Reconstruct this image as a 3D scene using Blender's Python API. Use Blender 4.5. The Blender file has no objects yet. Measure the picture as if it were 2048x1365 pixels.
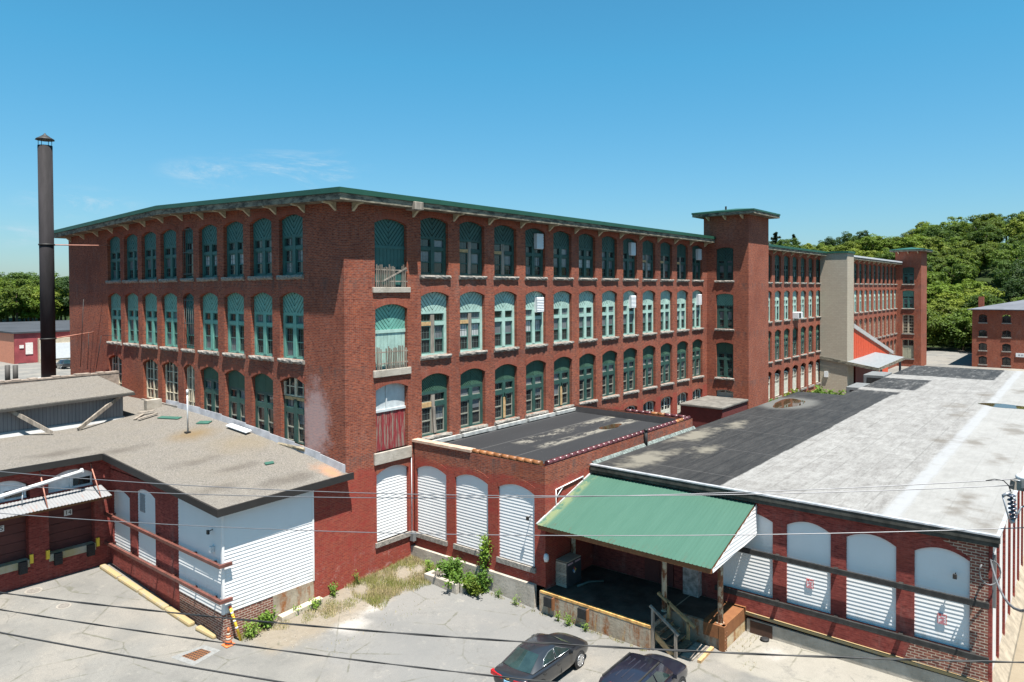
import bpy, bmesh, math, random
from mathutils import Vector, Matrix
random.seed(7)
R = math.radians
S = bpy.context.scene
COL = S.collection

# ------------------------------------------------------------------ node helpers
class NT:
    def __init__(s, name):
        s.m = bpy.data.materials.new(name); s.m.use_nodes = True
        s.t = s.m.node_tree; s.n = s.t.nodes; s.l = s.t.links
        s.b = s.n['Principled BSDF']; s.out = s.n['Material Output']
        s._pos = None
    def new(s, ty, **kw):
        n = s.n.new(ty)
        for k, v in kw.items(): setattr(n, k, v)
        return n
    def put(s, sock, v):
        if hasattr(v, 'is_output'): s.l.new(v, sock)
        elif isinstance(v, (tuple, list)) and len(v) == 3 and sock.type == 'RGBA': sock.default_value = (*v, 1)
        else: sock.default_value = v
    @property
    def pos(s):
        if s._pos is None: s._pos = s.new('ShaderNodeNewGeometry').outputs['Position']
        return s._pos
    def sep(s, v=None):
        n = s.new('ShaderNodeSeparateXYZ'); s.l.new(v or s.pos, n.inputs[0]); return n.outputs
    def comb(s, x, y, z):
        n = s.new('ShaderNodeCombineXYZ')
        for i, v in enumerate((x, y, z)): s.put(n.inputs[i], v)
        return n.outputs[0]
    def ma(s, op, a, b=0.0, c=None, clamp=False):
        n = s.new('ShaderNodeMath', operation=op); n.use_clamp = clamp
        s.put(n.inputs[0], a); s.put(n.inputs[1], b)
        if c is not None: s.put(n.inputs[2], c)
        return n.outputs[0]
    def vmul(s, v, k):
        n = s.new('ShaderNodeVectorMath', operation='MULTIPLY'); s.put(n.inputs[0], v); n.inputs[1].default_value = k
        return n.outputs[0]
    def noise(s, scale, detail=4, rough=.6, vec=None, k=None):
        n = s.new('ShaderNodeTexNoise'); v = vec or s.pos
        if k: v = s.vmul(v, k)
        s.l.new(v, n.inputs['Vector'])
        n.inputs['Scale'].default_value = scale; n.inputs['Detail'].default_value = detail; n.inputs['Roughness'].default_value = rough
        return n.outputs[0]
    def step(s, v, a, b, lo=0.0, hi=1.0):
        n = s.new('ShaderNodeMapRange'); n.clamp = True; n.interpolation_type = 'SMOOTHSTEP'
        s.put(n.inputs[0], v); n.inputs[1].default_value = a; n.inputs[2].default_value = b
        n.inputs[3].default_value = lo; n.inputs[4].default_value = hi
        return n.outputs[0]
    def mix(s, f, a, b, mode='MIX'):
        n = s.new('ShaderNodeMix', data_type='RGBA', blend_type=mode)
        s.put(n.inputs[0], f); s.put(n.inputs[6], a); s.put(n.inputs[7], b)
        return n.outputs[2]
    def bump(s, h, st=.3, d=.02):
        n = s.new('ShaderNodeBump'); n.inputs['Strength'].default_value = st; n.inputs['Distance'].default_value = d
        s.l.new(h, n.inputs['Height']); s.l.new(n.outputs[0], s.b.inputs['Normal'])
    def set(s, col=None, rough=None, metal=None, spec=None):
        if col is not None: s.put(s.b.inputs['Base Color'], col)
        if rough is not None: s.put(s.b.inputs['Roughness'], rough)
        if metal is not None: s.b.inputs['Metallic'].default_value = metal
        if spec is not None: s.b.inputs['Specular IOR Level'].default_value = spec
        return s.m
    def near(s, x, y, r, soft, amp=1.2, sc=.6, kx=1.0, ky=1.0):
        """1 inside a ragged blob of radius r round (x, y)"""
        o = s.sep()
        dx = s.ma('MULTIPLY', s.ma('SUBTRACT', o[0], x), kx); dy = s.ma('MULTIPLY', s.ma('SUBTRACT', o[1], y), ky)
        d = s.ma('SQRT', s.ma('ADD', s.ma('MULTIPLY', dx, dx), s.ma('MULTIPLY', dy, dy)))
        d = s.ma('ADD', d, s.ma('MULTIPLY', s.ma('SUBTRACT', s.noise(sc, 4), .5), amp))
        return s.step(d, r - soft, r + soft, 1, 0)

MATS = {}
def plain(name, col, rough=.6, metal=0, var=.12, sc=3.0, spec=.4, bump=0, k=None):
    if name in MATS: return MATS[name]
    n = NT(name)
    f = n.noise(sc, 5, .65, k=k)
    lo = tuple(c * (1 - var) for c in col); hi = tuple(min(1, c * (1 + var)) for c in col)
    c = n.mix(n.step(f, .3, .7), lo, hi)
    if bump: n.bump(n.noise(sc * 6, 4), bump, .02)
    MATS[name] = n.set(c, rough, metal, spec); return MATS[name]

def brick(name, c1, c2, mortar, old=None, painted=False, patch=False, bw=.23, bh=.078, ms=.007, stain=.55, rot=False, sills=(), odd=1.0):
    n = NT(name); o = n.sep()
    u = n.ma('ADD', o[0], o[1])
    vec = n.comb(u, o[2], 0.0) if not rot else n.comb(o[2], u, 0.0)
    b = n.new('ShaderNodeTexBrick'); n.l.new(vec, b.inputs['Vector'])
    b.inputs['Color1'].default_value = (*c1, 1); b.inputs['Color2'].default_value = (*c2, 1); b.inputs['Mortar'].default_value = (*mortar, 1)
    b.inputs['Scale'].default_value = 1; b.inputs['Brick Width'].default_value = bw; b.inputs['Row Height'].default_value = bh
    b.inputs['Mortar Size'].default_value = ms; b.inputs['Mortar Smooth'].default_value = .3; b.inputs['Bias'].default_value = -.1
    c = b.outputs['Color']
    # single odd bricks: pale and burnt ones
    br = n.new('ShaderNodeTexNoise'); n.l.new(n.vmul(vec, (1 / bw, 1 / bh, 1)), br.inputs['Vector']); br.inputs['Scale'].default_value = 1.0; br.inputs['Detail'].default_value = 2.5
    c = n.mix(n.step(br.outputs[0], .53, .68, 0, .7 * odd), c, tuple(x * .45 for x in c2))
    c = n.mix(n.step(br.outputs[0], .47, .33, 0, .6 * odd), c, (min(1, c1[0] * 1.5), c1[1] * 1.9, c1[2] * 1.8))
    if sills:
        band = None
        for zs in sills:
            t = n.ma('MULTIPLY', n.step(o[2], zs - 1.1, zs - .25), n.step(o[2], zs - .16, zs - .2))
            band = t if band is None else n.ma('MAXIMUM', band, t)
        sk = n.noise(1.9, 7, .8, k=(1.3, 1.3, .22))
        c = n.mix(n.ma('MULTIPLY', band, n.step(sk, .44, .66, 0, .75)), c, (.085, .066, .06))
        c = n.mix(n.ma('MULTIPLY', band, n.step(n.noise(2.7, 6, .8, k=(1.5, 1.5, .15)), .58, .72, 0, .6)), c, (.33, .25, .23))
    # broad weathering
    c = n.mix(n.step(n.noise(.28, 7, .75), .36, .72, 0, stain), c, tuple(x * .6 for x in c2)); c = n.mix(n.step(n.noise(.17, 5, .7), .52, .68, 0, stain * .55), c, (c1[0] * 1.12, c1[1] * 1.25, c1[2] * .95))
    c = n.mix(n.step(n.noise(1.1, 6, .75, k=(1, 1, .35)), .52, .78, 0, stain * .7), c, (.22, .16, .14))
    c = n.mix(n.step(n.noise(2.6, 5, .8, k=(1.4, 1.4, .12)), .60, .80, 0, .35), c, (.34, .27, .24))
    if painted:
        edge = n.ma('ADD', o[2], n.ma('MULTIPLY', n.ma('SUBTRACT', n.noise(.8, 5, .75), .5), 1.0))
        lv = n.step(edge, 5.1, 5.35, 1, 0)
        wear = n.step(n.noise(1.6, 8, .85, k=(1, 1, 2.2)), .34, .56)
        pm = n.ma('MULTIPLY', lv, n.ma('SUBTRACT', 1.0, n.ma('MULTIPLY', wear, .55)))
        c = n.mix(n.ma('MULTIPLY', pm, .9), c, (.25, .034, .027))
        low = n.ma('MULTIPLY', n.step(o[2], .2, 2.2, 1, 0), n.step(n.noise(1.3, 8, .8, k=(1, 1, 1.6)), .52, .72))
        c = n.mix(n.ma('MULTIPLY', low, .55), c, (.50, .40, .36))
    if patch:
        dy = n.ma('SUBTRACT', o[1], 2.3); dz = n.ma('SUBTRACT', o[2], 7.3)
        d = n.ma('SQRT', n.ma('ADD', n.ma('MULTIPLY', n.ma('MULTIPLY', dy, dy), .8), n.ma('MULTIPLY', n.ma('MULTIPLY', dz, dz), .28)))
        d = n.ma('ADD', d, n.ma('MULTIPLY', n.ma('SUBTRACT', n.noise(.8, 7, .8), .5), 2.2))
        m = n.ma('MULTIPLY', n.step(d, .5, 1.3, .8, 0), n.step(o[0], -.3, .35, 1, 0))
        c = n.mix(m, c, (.52, .42, .42))
    n.bump(b.outputs['Fac'], -.35, .012)
    return n.set(c, .9, 0, .2)

def mt(name, f):
    if name not in MATS: MATS[name] = f()
    return MATS[name]

BR = brick('weathered_red_brick', (.265, .060, .030), (.16, .037, .024), (.225, .140, .105), painted=True, patch=True, sills=(14.5, 10.3, 6.08), ms=.011)
BR_ARCH = brick('brick_arch_rings', (.26, .063, .035), (.20, .047, .03), (.235, .145, .11), bw=.27, bh=.078, rot=True, odd=.5)
BR_RED = brick('red_painted_brick', (.235, .046, .037), (.175, .036, .031), (.225, .068, .055), stain=.6, ms=.011)
BR_NEW = brick('patched_common_brick', (.20, .068, .048), (.14, .05, .04), (.42, .35, .28), stain=.25, bw=.26, bh=.10, ms=.016)
BR_FAR = brick('orange_red_brick', (.27, .066, .034), (.185, .044, .028), (.225, .14, .105), stain=.5, sills=(14.4, 10.2, 5.9), ms=.010)
BLOCK = brick('beige_painted_block', (.36, .31, .245), (.33, .285, .225), (.26, .225, .18), bw=.42, bh=.21, ms=.012, stain=.12, odd=.1)
GRANITE = plain('rough_granite', (.22, .20, .178), .9, 0, .35, 7, .2, .6)
GRAN_DK = plain('tan_granite', (.24, .20, .14), .9, 0, .35, 7, .2, .6)
P_DARK = plain('dark_green_paint', (.024, .066, .055), .55, 0, .2, 2)
P_MID = plain('teal_green_paint', (.030, .098, .088), .5, 0, .15, 2)
P_MINT = plain('faded_mint_paint', (.29, .42, .37), .6, 0, .15, 2)
P_TEAL = plain('bright_teal_paint', (.115, .29, .24), .55, 0, .15, 2)
P_CREAM = plain('peeling_cream_paint', (.50, .44, .33), .7, 0, .3, 3)
WOOD_G = plain('weathered_grey_wood', (.22, .19, .16), .85, 0, .4, 6, .2, 0, (1, 1, .15))
WOOD_T = plain('tan_lumber', (.40, .26, .13), .8, 0, .25, 5, .2)
BARK = plain('tree_bark', (.085, .065, .05), .9, 0, .3, 4, .1)
def m_vinyl():
    n = NT('white_vinyl_siding'); o = n.sep()
    c = n.mix(n.noise(1.2, 5, .7), (.60, .596, .592), (.67, .667, .665))
    c = n.mix(n.step(n.noise(2.2, 8, .85, k=(1.3, 1.3, .2)), .58, .75, 0, .35), c, (.45, .43, .40))
    c = n.mix(n.ma('MULTIPLY', n.step(o[2], 2.2, 1.1), n.step(n.noise(3, 8, .85, k=(1, 1, .5)), .45, .65, 0, .5)), c, (.38, .34, .29))
    return n.set(c, .45, 0, .4)
VINYL = m_vinyl()
GREENM = plain('green_painted_metal', (.016, .066, .042), .45, 0, .1, .8)
BROWNM = plain('brown_painted_steel', (.12, .045, .035), .5, 0, .25, 3)
BLACKM = plain('blackened_steel', (.022, .021, .02), .6, 0, .4, 4)
RUBBER = plain('black_rubber', (.015, .015, .016), .7, 0, .3, 5)
GREYM = plain('grey_steel', (.30, .31, .33), .4, .6, .15, 4)
WHITEM = plain('white_painted_metal', (.58, .59, .60), .45, 0, .06, 3)
PANE_GREY = plain('grey_blind_sky_reflection', (.13, .14, .15), .12, 0, .2, .9, .6)  # blind tone that also carries the sky's reflection in its colour
PANE_PALE = plain('pale_curtain_sky_reflection', (.36, .37, .37), .12, 0, .2, .9, .6)  # pale curtain tone with sky reflection painted into the panes
MUNT = plain('dull_muntin_paint', (.075, .095, .088), .6, 0, .2, 3)
CONC = None

def m_glass():
    n = NT('dark_window_glass'); f = n.noise(.9, 3)
    n.bump(n.noise(1.7, 2), .06, .05)
    return n.set(n.mix(f, (.006, .008, .009), (.03, .035, .035)), .04, 0, .75)
GLASS = m_glass()

def m_conc(name, a, b, rust=False):
    n = NT(name)
    c = n.mix(n.step(n.noise(1.3, 7, .7), .3, .7), a, b)
    c = n.mix(n.step(n.noise(3.5, 6, .8, k=(1, 1, .3)), .55, .75, 0, .5), c, tuple(x * .5 for x in a))
    if rust:
        r = n.ma('MULTIPLY', n.step(n.noise(1.4, 6, .75, k=(1, 1, .18)), .44, .62), n.step(n.noise(5, 4, .7), .3, .6))
        c = n.mix(r, c, (.22, .085, .03)); c = n.mix(n.step(n.noise(2.3, 5, .7, k=(1, 1, .14)), .6, .72, 0, .6), c, (.42, .24, .07))
    n.bump(n.noise(9, 6, .7), .5, .03)
    return n.set(c, .9, 0, .2)
CONC = m_conc('old_concrete', (.27, .24, .20), (.40, .36, .31))
CONC_R = m_conc('rust_stained_concrete', (.24, .20, .15), (.36, .31, .24), True)
def m_rust():
    n = NT('rusted_steel'); c = n.mix(n.noise(4, 6, .75), (.10, .035, .018), (.26, .12, .05))
    return n.set(c, .85, 0, .2)
RUST = m_rust()
def m_yel():
    n = NT('worn_yellow_paint'); c = n.mix(n.step(n.noise(2.5, 7, .75), .50, .66), (.30, .225, .115), (.25, .215, .165))
    n.bump(n.noise(8, 5), .4, .02)
    return n.set(c, .8, 0, .2)
YEL = m_yel()
def m_postpaint():
    n = NT('flaking_cream_paint_on_rust'); c = n.mix(n.step(n.noise(3.2, 7, .75, k=(1, 1, .5)), .46, .56), (.42, .37, .28), (.17, .07, .035))
    return n.set(c, .8, 0, .2)
POSTP = m_postpaint()
def m_reddoor():
    n = NT('peeling_red_boards')
    c = n.mix(n.step(n.noise(3.0, 7, .75, k=(2.5, 2.5, .25)), .45, .58), (.20, .025, .03), (.20, .155, .125))
    return n.set(c, .85, 0, .2)
REDDOOR = m_reddoor()
def m_shed():
    n = NT('weathered_grey_board_siding'); o = n.sep()
    c = n.mix(n.noise(2.2, 7, .8, k=(3, 3, .25)), (.10, .10, .11), (.27, .265, .27))
    g = n.ma('PINGPONG', o[0], .09); c = n.mix(n.step(g, .0, .02, .7, 0), c, (.03, .03, .032))
    return n.set(c, .9, 0, .2)
SHEDW = m_shed()
def m_eave():
    n = NT('mouldy_eave_boards')
    c = n.mix(n.step(n.noise(1.7, 7, .8, k=(1, 1, 3)), .38, .62), (.05, .048, .042), (.25, .225, .17))
    return n.set(c, .9, 0, .2)
EAVE = m_eave()
def m_asphalt_dark(name='black_membrane'):
    n = NT(name)
    c = n.mix(n.noise(.5, 6, .7, k=(.35, 1.2, 1)), (.013, .0135, .0155), (.026, .027, .030))
    c = n.mix(n.step(n.noise(14, 3), .70, .74, 0, .8), c, (.3, .28, .26))
    o = n.sep(); g = n.ma('PINGPONG', n.ma('ADD', o[1], .4), 1.15)
    c = n.mix(n.step(g, .0, .035, .55, 0), c, (.16, .155, .15))
    # dried silt where water stands
    d = n.ma('ABSOLUTE', n.ma('ADD', o[1], 4.75)); d2 = n.ma('ABSOLUTE', n.ma('ADD', o[1], 3.3))
    s1 = n.ma('MULTIPLY', n.step(d, .15, .5, 1, 0), n.step(n.noise(.9, 6, .8, k=(.5, 1.6, 1)), .44, .54))
    s2 = n.ma('MULTIPLY', n.step(d2, .2, .75, 1, 0), n.step(n.noise(.8, 6, .8, k=(.5, 1.4, 1)), .50, .58))
    s = n.ma('MULTIPLY', n.ma('MAXIMUM', s1, s2), n.step(o[0], 8.2, 9.2))
    c = n.mix(s, c, (.17, .158, .135))
    return n.set(c, .75, 0, .3)
MEMB = m_asphalt_dark()
def m_gravel():
    n = NT('ballast_gravel_roofing')
    v = n.new('ShaderNodeTexVoronoi'); n.l.new(n.pos, v.inputs['Vector']); v.inputs['Scale'].default_value = 38
    h = n.sep(v.outputs['Color'])
    c = n.mix(h[0], (.085, .078, .070), (.215, .197, .176))
    c = n.mix(n.step(n.noise(1.0, 6, .7), .4, .7, 0, .3), c, (.17, .15, .122))
    c = n.mix(n.near(-2.0, 10.4, .7, 1.2, 1.6, .9), c, (.15, .105, .055))
    c = n.mix(n.ma('MULTIPLY', n.near(-1.0, 7.0, 1.2, 1.6, 2.4, .8), .45), c, (.17, .13, .075))
    c = n.mix(n.ma('MULTIPLY', n.near(-.5, .6, .35, .4, .9, 1.6, 1.2, .45), .8), c, (.36, .18, .10))
    for x, y, r in ((-5.2, 2.2, .5), (-3.9, 6.2, .45), (-3.3, 4.0, .45), (-2.4, 1.0, .6), (-5.6, 10.6, .5), (-7.9, 12.0, .6)):
        c = n.mix(n.ma('MULTIPLY', n.near(x, y, r, .5, 1.3, 1.0, .55, 1.3), .5), c, (.06, .05, .042))
    n.bump(h[0], .5, .04)
    return n.set(c, .95, 0, .1)
GRAVEL = m_gravel()

def m_whroof():
    n = NT('silvered_and_black_roof_coating'); o = n.sep(); x, y = o[0], o[1]
    wob = n.ma('MULTIPLY', n.ma('SUBTRACT', n.noise(.5, 5, .7), .5), .7)
    # old black felt
    bl = n.mix(n.step(n.noise(1.4, 10, .88, k=(.25, 1.5, 1)), .3, .7), (.009, .0093, .010), (.034, .033, .032))
    bl = n.mix(n.step(n.noise(2.0, 9, .88, k=(.2, 1.5, 1)), .55, .72, 0, .75), bl, (.085, .082, .078))
    bl = n.mix(n.step(n.noise(3, 8, .85, k=(.15, 1.6, 1)), .5, .7, 0, .7), bl, (.055, .053, .05)); g = n.ma('PINGPONG', n.ma('ADD', y, .2), .5); bl = n.mix(n.step(g, 0, .04, .75, 0), bl, (.006, .006, .007))
    g2 = n.ma('PINGPONG', n.ma('ADD', x, .7), 2.6); bl = n.mix(n.step(g2, 0, .05, .7, 0), bl, (.085, .08, .078))
    for a, b, r in ((17.2, -9.3, 1.0), (10.4, -9.9, 1.0), (14.0, -11.4, .5), (21.5, -10.0, .5)):
        bl = n.mix(n.ma('MULTIPLY', n.near(a, b, r * .8, .5, 2.6, 1.1, .4, 1.2), .8), bl, (.17, .155, .125))
    bl = n.mix(n.ma('MULTIPLY', n.near(32, -9.7, 2.2, .6, 1.2, .6, .75, 1.2), .7), bl, (.12, .118, .11))
    # aluminium coating
    wh = n.mix(n.step(n.noise(1.6, 11, .9, k=(.4, 1.3, 1)), .3, .7), (.105, .097, .091), (.24, .235, .226))
    wh = n.mix(n.step(n.noise(3.4, 9, .88, k=(.2, 1.6, 1)), .50, .72, 0, .5), wh, (.11, .107, .10))
    wh = n.mix(n.step(n.noise(1.2, 10, .88), .42, .66, 0, .55), wh, (.30, .296, .288))
    g = n.ma('PINGPONG', n.ma('ADD', y, .35), .62); wh = n.mix(n.ma('MULTIPLY', n.step(g, 0, .05, .7, 0), n.step(n.noise(.7, 7, .8), .35, .6)), wh, (.10, .096, .09))
    g2 = n.ma('PINGPONG', n.ma('ADD', x, 1.7), 3.4); wh = n.mix(n.ma('MULTIPLY', n.step(g2, 0, .06, .6, 0), n.step(n.noise(.9, 7, .8), .42, .6)), wh, (.12, .115, .11))
    wh = n.mix(n.step(n.noise(5, 9, .88, k=(.12, 1.8, 1)), .48, .68, 0, .55), wh, (.10, .097, .09))
    wh = n.mix(n.step(n.noise(1.3, 8, .85, k=(1.8, .2, 1)), .56, .74, 0, .45), wh, (.33, .325, .315))
    wh = n.mix(n.step(n.noise(9, 5, .8), .60, .75, 0, .35), wh, (.10, .097, .09))
    st = n.step(n.ma('ABSOLUTE', n.ma('ADD', n.ma('ADD', y, 21.15), n.ma('ADD', n.ma('MULTIPLY', wob, .35), n.ma('MULTIPLY', n.ma('SUBTRACT', n.noise(2.5, 8, .85), .5), .5)))), .16, .42, 1, 0)
    wh = n.mix(n.ma('MULTIPLY', n.step(y, -20.8, -21.4), .6), wh, n.mix(n.noise(.8, 7, .75), (.17, .166, .157), (.30, .296, .288)))
    wh = n.mix(n.ma('MULTIPLY', st, n.step(n.noise(1.1, 8, .8), .3, .55, .35, .85)), wh, (.25, .254, .262))
    for a, b, r in ((12.8, -22.9, .55), (10.9, -22.9, .6), (24.3, -20.6, .75), (24.6, -21.9, .8), (29.6, -23.2, 1.0), (38, -19.4, 1.0), (33.5, -20.0, .8), (9.0, -24.0, .35), (45, -20.4, .9), (49, -22.5, 1.1), (21, -23.4, .7)):
        wh = n.mix(n.ma('MULTIPLY', n.near(a, b, r * .55, .5, 2.8, .9, .42, 1.15), .65), wh, (.10, .085, .068))
    e = n.ma('ADD', n.ma('ADD', y, 14.7), n.ma('ADD', n.ma('MULTIPLY', wob, .25), n.ma('MULTIPLY', n.ma('SUBTRACT', n.noise(3, 8, .85, k=(.3, 1.5, 1)), .5), .35)))
    dark = n.step(e, -.05, .05)
    far = n.step(x, 40.6, 41.2)
    wobx = n.ma('ADD', x, n.ma('MULTIPLY', wob, 2.0))
    # far end: rectangles of bare felt
    r1 = n.ma('MULTIPLY', n.ma('MULTIPLY', n.step(wobx, 44.2, 44.6), n.step(wobx, 52.6, 52.2)), n.step(e, -1.0, -.8))
    r2 = n.ma('MULTIPLY', n.step(wobx, 55.6, 56.0), n.step(e, -5.3, -5.1))
    r3 = n.ma('MULTIPLY', n.step(wobx, 42.8, 42.4), n.step(e, -.4, -.2))
    fd = n.ma('MULTIPLY', n.ma('MAXIMUM', n.ma('MAXIMUM', r1, r2), r3), n.step(n.noise(1.6, 9, .88, k=(.35, 1.5, 1)), .36, .5, .35, 1))
    d = n.ma('ADD', n.ma('MULTIPLY', dark, n.ma('SUBTRACT', 1.0, far)), n.ma('MULTIPLY', far, fd))
    c = n.mix(d, wh, bl)
    n.bump(n.noise(3, 6, .7), .25, .04)
    return n.set(c, .7, 0, .3)
WHROOF = m_whroof()

def m_ground():
    n = NT('worn_yard_pavement'); o = n.sep()
    c = n.mix(n.step(n.noise(.45, 7, .7), .3, .72), (.128, .124, .116), (.208, .198, .180))
    c = n.mix(n.step(n.noise(.16, 5, .6), .48, .60, 0, .75), c, (.225, .205, .178))
    sp = n.noise(30, 3, .7); c = n.mix(n.step(sp, .35, .7, 0, .5), c, (.115, .112, .108))
    # cooler asphalt in the middle, buff concrete apron by the warehouse
    asph = n.ma('MULTIPLY', n.near(0.5, -6.5, 5.5, .5, 3.0, .3), n.step(o[1], -14, -12.5))
    c = n.mix(n.ma('MULTIPLY', asph, .55), c, (.150, .151, .152))
    ap = n.ma('MULTIPLY', n.step(n.ma('ADD', o[0], n.ma('MULTIPLY', n.noise(.7, 5), 1.0)), 5.2, 5.5), n.step(o[1], -15.6, -16.2))
    c = n.mix(n.ma('MULTIPLY', ap, .85), c, n.mix(n.noise(1.2, 7, .75), (.20, .185, .158), (.28, .26, .225)))
    for x, y, r in ((-1.2, -1.8, .8), (-2.0, -2.8, .7), (-.4, -2.3, .5), (6.8, -17.4, .45)):
        c = n.mix(n.ma('MULTIPLY', n.near(x, y, r, .3, 1.0, 1.2), .8), c, (.32, .30, .28))
    # bare soil strip below the mill wall
    soil = n.ma('MULTIPLY', n.step(n.ma('ADD', o[1], n.ma('MULTIPLY', n.noise(.8, 5, .7), 1.6)), -1.9, -1.2), n.ma('MULTIPLY', n.step(o[0], -5.8, -5.0), n.step(o[1], 1.5, .9)))
    soil = n.ma('MULTIPLY', soil, n.step(o[0], 4.4, 3.8))
    c = n.mix(n.ma('MULTIPLY', soil, .9), c, n.mix(n.noise(3, 6, .8), (.14, .115, .08), (.24, .205, .165)))
    c = n.mix(n.step(n.noise(.9, 10, .85), .50, .68, 0, .55), c, (.10, .097, .092))
    c = n.mix(n.step(n.noise(1.7, 9, .85), .54, .70, 0, .6), c, (.27, .25, .22))
    c = n.mix(n.step(n.noise(60, 2, .6), .56, .66, 0, .5), c, (.09, .088, .085))
    # cracks
    v = n.new('ShaderNodeTexVoronoi', feature='DISTANCE_TO_EDGE'); n.l.new(n.vmul(n.pos, (1, 1, 0)), v.inputs['Vector']); v.inputs['Scale'].default_value = .34
    cr = n.ma('MULTIPLY', n.step(n.ma('ADD', v.outputs['Distance'], n.ma('MULTIPLY', n.ma('SUBTRACT', n.noise(3, 5), .5), .06)), .0, .016, 1, 0), n.step(n.noise(.35, 3), .42, .55))
    c = n.mix(n.ma('MULTIPLY', cr, .6), c, (.080, .078, .055))
    v2 = n.new('ShaderNodeTexVoronoi', feature='DISTANCE_TO_EDGE'); n.l.new(n.vmul(n.pos, (1, 1, 0)), v2.inputs['Vector']); v2.inputs['Scale'].default_value = 1.3
    cr2 = n.ma('MULTIPLY', n.step(n.ma('ADD', v2.outputs['Distance'], n.ma('MULTIPLY', n.ma('SUBTRACT', n.noise(5, 5), .5), .08)), .0, .03, 1, 0), n.step(n.noise(.4, 5, .7), .56, .66))
    c = n.mix(n.ma('MULTIPLY', cr2, .6), c, (.085, .082, .072))
    # oil spots
    c = n.mix(n.step(n.noise(1.5, 6, .8), .66, .74, 0, .45), c, (.10, .095, .09))
    # the right-hand side lane is sandy
    sand = n.ma('MULTIPLY', n.step(o[1], -24.0, -24.4), n.step(o[0], 5, 8))
    c = n.mix(sand, c, n.mix(n.noise(1.5, 7, .8), (.15, .12, .085), (.25, .21, .155)))
    # green forest floor on the hills
    hill = n.ma('MAXIMUM', n.step(o[0], 158, 166), n.step(o[1], 190, 196))
    out = n.ma('MAXIMUM', n.ma('MAXIMUM', n.step(o[0], -18, -24), n.step(o[1], -31, -36)), n.ma('MULTIPLY', n.step(o[1], 36, 44), n.step(o[1], 92, 84)))  # ground out of view, darkened to weaken bounce light on shaded walls
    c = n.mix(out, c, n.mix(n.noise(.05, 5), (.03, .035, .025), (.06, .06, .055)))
    c = n.mix(hill, c, n.mix(n.noise(.6, 6, .7), (.010, .018, .005), (.028, .045, .010)))
    n.bump(n.noise(12, 5, .7), .25, .02)
    return n.set(c, .92, 0, .15)
GROUND = m_ground()

def m_leaf(name, a, b, var=.6):
    n = NT(name)
    oi = n.new('ShaderNodeObjectInfo').outputs['Random']
    f = n.ma('ADD', n.ma('MULTIPLY', n.noise(.22, 4, .7), .8), n.ma('MULTIPLY', n.ma('SUBTRACT', oi, .5), var))
    c = n.mix(n.step(f, .2, .62), a, b)
    c = n.mix(n.step(n.noise(3.0, 2), .6, .75, 0, .4), c, tuple(x * 1.5 for x in b))
    n.set(c, .6, 0, .25)
    tr = n.new('ShaderNodeBsdfTranslucent'); n.put(tr.inputs[0], n.mix(.5, c, tuple(x * 1.3 for x in b)))
    ms = n.new('ShaderNodeMixShader'); ms.inputs[0].default_value = .32
    n.l.new(n.b.outputs[0], ms.inputs[1]); n.l.new(tr.outputs[0], ms.inputs[2]); n.l.new(ms.outputs[0], n.out.inputs[0])
    return n.m
LEAF = m_leaf('broadleaf_foliage', (.040, .075, .008), (.115, .172, .016))
LEAF2 = m_leaf('olive_foliage', (.060, .095, .010), (.165, .205, .024))
LEAF3 = m_leaf('dark_oak_foliage', (.020, .046, .008), (.060, .105, .016))
PINE = m_leaf('pine_needles', (.012, .03, .014), (.03, .055, .025))
WEED = m_leaf('bright_weed_leaves', (.07, .14, .02), (.16, .25, .035))
GRASSG = m_leaf('yellow_green_grass', (.14, .17, .04), (.24, .25, .07))
GRASSD = plain('dry_straw', (.34, .27, .15), .9, 0, .25, 3, .1)

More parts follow.
